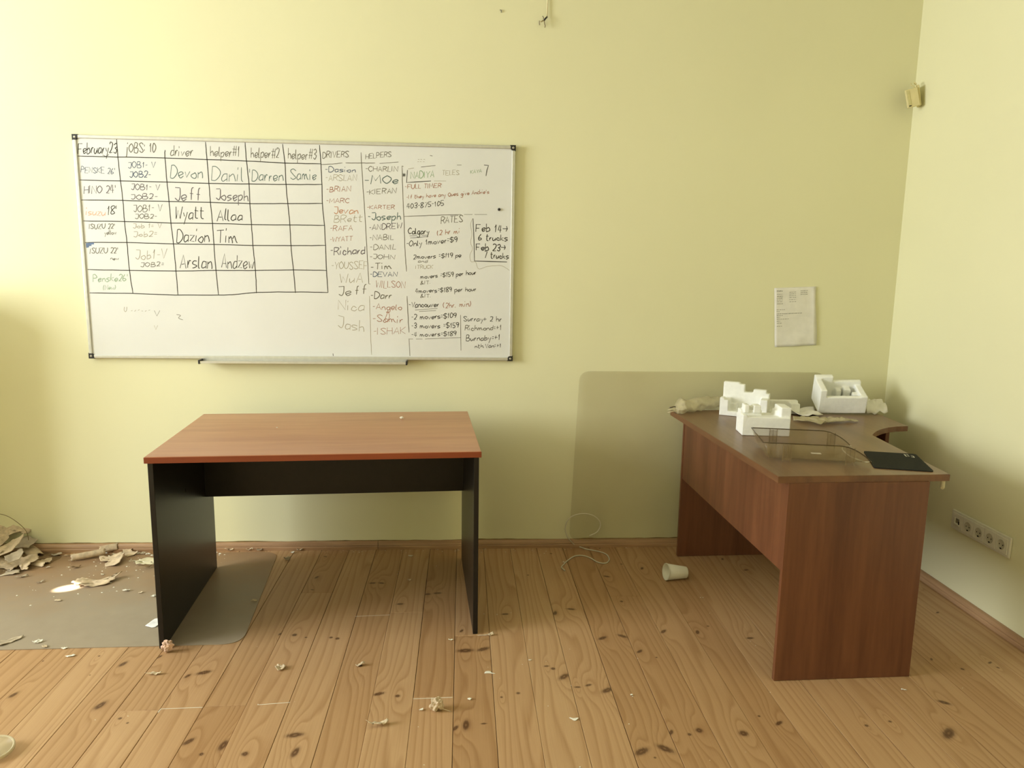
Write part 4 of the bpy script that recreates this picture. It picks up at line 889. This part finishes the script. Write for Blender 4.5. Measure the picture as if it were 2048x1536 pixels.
for i, (px, py, L_, Wd, rz, am, m, z, lab, cat) in enumerate(SC):
    p = floor_px(px, py, z); nm = {'plaster chip': 'plaster_chip', 'splinter': 'splinter', 'scrap': 'scrap', 'paint chip': 'paint_chip'}[cat]
    if px == 980: ol = [(-.020, -.006), (-.016, .006), (-.006, .010), (.002, .009), (.004, .003), (.020, -.007), (.0, -.004)]
    elif px == 1148: ol = [(-.016, .006), (.0, .004), (.016, .007), (.003, -.008)]
    else: ol = blob(i+50, L_/2, Wd/2, 9, .28)
    o = sheet(nm, ol, m, (p.x, p.y, z+.0008), rz, .0009*am, (rz, 0), am*1.2, i+3, 5, .0012, 60, jag=0 if px in (980, 1148) else .10)
    setp(o, lab, cat)
# dry leaf at the desk foot, upright white card behind the left side, crumpled paper wad, crumb on the desk
def wad(name, px, py, r, m, label, cat, z=0, sq=(1, 1, 1), seed=1, rot=0):
    bm = bmesh.new(); bmesh.ops.create_icosphere(bm, subdivisions=4, radius=r)
    for v in bm.verts:
        d = v.co.normalized(); k = 1+.5*noise.noise(d*2.2+Vector((seed, 0, 0)))-.3*abs(noise.noise(d*2.8+Vector((0, seed, 0))))
        v.co = Vector((d.x*sq[0], d.y*sq[1], d.z*sq[2]))*r*k
    mn = min(v.co.z for v in bm.verts); p = floor_px(px, py, z)
    xform(bm, Matrix.Rotation(rot, 4, 'Z')); o = bmo(name, bm, m, None, False); o.location = (p.x, p.y, z-mn+.0005); return setp(o, label, cat)
wad('dry_leaf', 335, 1305, .021, simple('pinkish dry leaf', lin(212, 180, 158), .8, .2, .25, 60), 'crumpled pinkish dry leaf at the front foot of the left desk side', 'leaf', 0, (1, .75, 1.0), 3)
wad('paper_wad', 874, 1420, .022, M_plaster, 'crumpled beige paper wad with a thin stalk in the lower middle of the floor', 'paper', 0, (1, .8, .95), 6)
p = floor_px(878, 1422); st = tubeo('stalk', [p+Vector((.01, 0, .008)), floor_px(890, 1419, .004), floor_px(902, 1423, .002)], .0011, M_leaf, None, 6)
o = bpy.data.objects['paper_wad']; st.parent = o; st.location = -o.location
q = at(803.5, 838, 2, LH); q2 = at(829, 836, 2, LH)
wad('plaster_crumb', 803.5, 838, .0065, M_chip, 'little plaster crumb on the cherry desk top', 'plaster chip', LH, (1.2, .9, .8), 8)
wad('plaster_crumb', 554, 856, .0028, M_chip, 'tiny white speck on the left half of the cherry desk top', 'plaster chip', LH, (1.2, .9, .6), 9)
p = floor_px(312, 1262, MATZ)
vs = [Vector((-.020, 0, 0)), Vector((.05, .002, 0)), Vector((.05, .012, .034)), Vector((.0, .010, .040)), Vector((-.026, .002, .008))]
o = mesh('paper_card', [p+v-Vector((.0, -.05, -.001)) for v in vs], [(0, 1, 2, 3, 4)], M_paper); s_ = o.modifiers.new('s', 'SOLIDIFY'); s_.thickness = .0006
bpy.data.objects.remove(o, do_unlink=True)
q = at(306, 1248, 2, MATZ)
o = sheet('paper_card', [(-.022, -.018), (-.004, .030), (.03, .03), (.02, -.03)], simple('bright white card', (.82, .82, .80, 1), .6), (q.x+.0, q.y, MATZ+.001), 0, .002, (0, 0), 1, 77, 5, .0006, 20, .002, (0, .1))
setp(o, 'bright white paper corner on the mat beside the left desk side', 'paper')
# fine crumbs nobody could count
vs = []; fs = []; rg = random.Random(11)
def crumb(x, y, z, s):
    b = len(vs); a = rg.uniform(0, PI); k = rg.uniform(.35, .9)
    for i in range(5): an = a+2*PI*i/5+rg.uniform(-.3, .3); vs.append((x+s*math.cos(an), y+s*k*math.sin(an), z+.0004))
    vs.append((x, y, z+s*.6))
    for i in range(5): fs.append((b+i, b+(i+1) % 5, b+5))
for _ in range(150): x = rg.uniform(-1.93, -1.15); crumb(x, -.03-abs(rg.gauss(0, .22)), MATZ, rg.choice([.0015, .002, .003, .005]))
for _ in range(70): crumb(rg.uniform(-.9, 1.0), -.025-abs(rg.gauss(0, .03)), 0, rg.choice([.0012, .002, .003]))
for _ in range(60): crumb(rg.uniform(-1.3, 1.9), rg.uniform(-1.9, -.1), 0, rg.choice([.001, .0014, .0022]))
for _ in range(40): crumb(rg.uniform(-1.86, -1.2), -.03-abs(rg.gauss(0, .03)), MATZ, rg.choice([.004, .006, .008]))
for px, py in ((1401,1195),(1406,1195),(994,1229),(968,1228),(1265,1393),(1258,1448),(848,1530),(1160,1534)): p = floor_px(px, py); crumb(p.x, p.y, 0, .003)
setp(mesh('plaster_crumbs', vs, fs, M_chip), 'fine plaster crumbs and dust scattered over the mat and boards', 'crumbs', None, 'stuff')
# pale filler lines where boards butt
vs = []; fs = []
for x0, y0_, x1, y1_ in ((322,1418,405,1415),(515,1410,580,1405),(516,1410,516,1408),(826,1398,905,1395),(710,1233,780,1230),(955,1271,975,1270),(322,1418,316,1425)):
    a = floor_px(x0, y0_); b = floor_px(x1, y1_); d = (b-a).normalized(); nn = Vector((-d.y, d.x, 0))*.0013; i = len(vs)
    vs += [a+nn+Vector((0, 0, .0006)), b+nn+Vector((0, 0, .0006)), b-nn+Vector((0, 0, .0006)), a-nn+Vector((0, 0, .0006))]; fs.append((i, i+1, i+2, i+3))
mesh('filler', vs, fs, M_chip, fl)['kind'] = 'stuff'
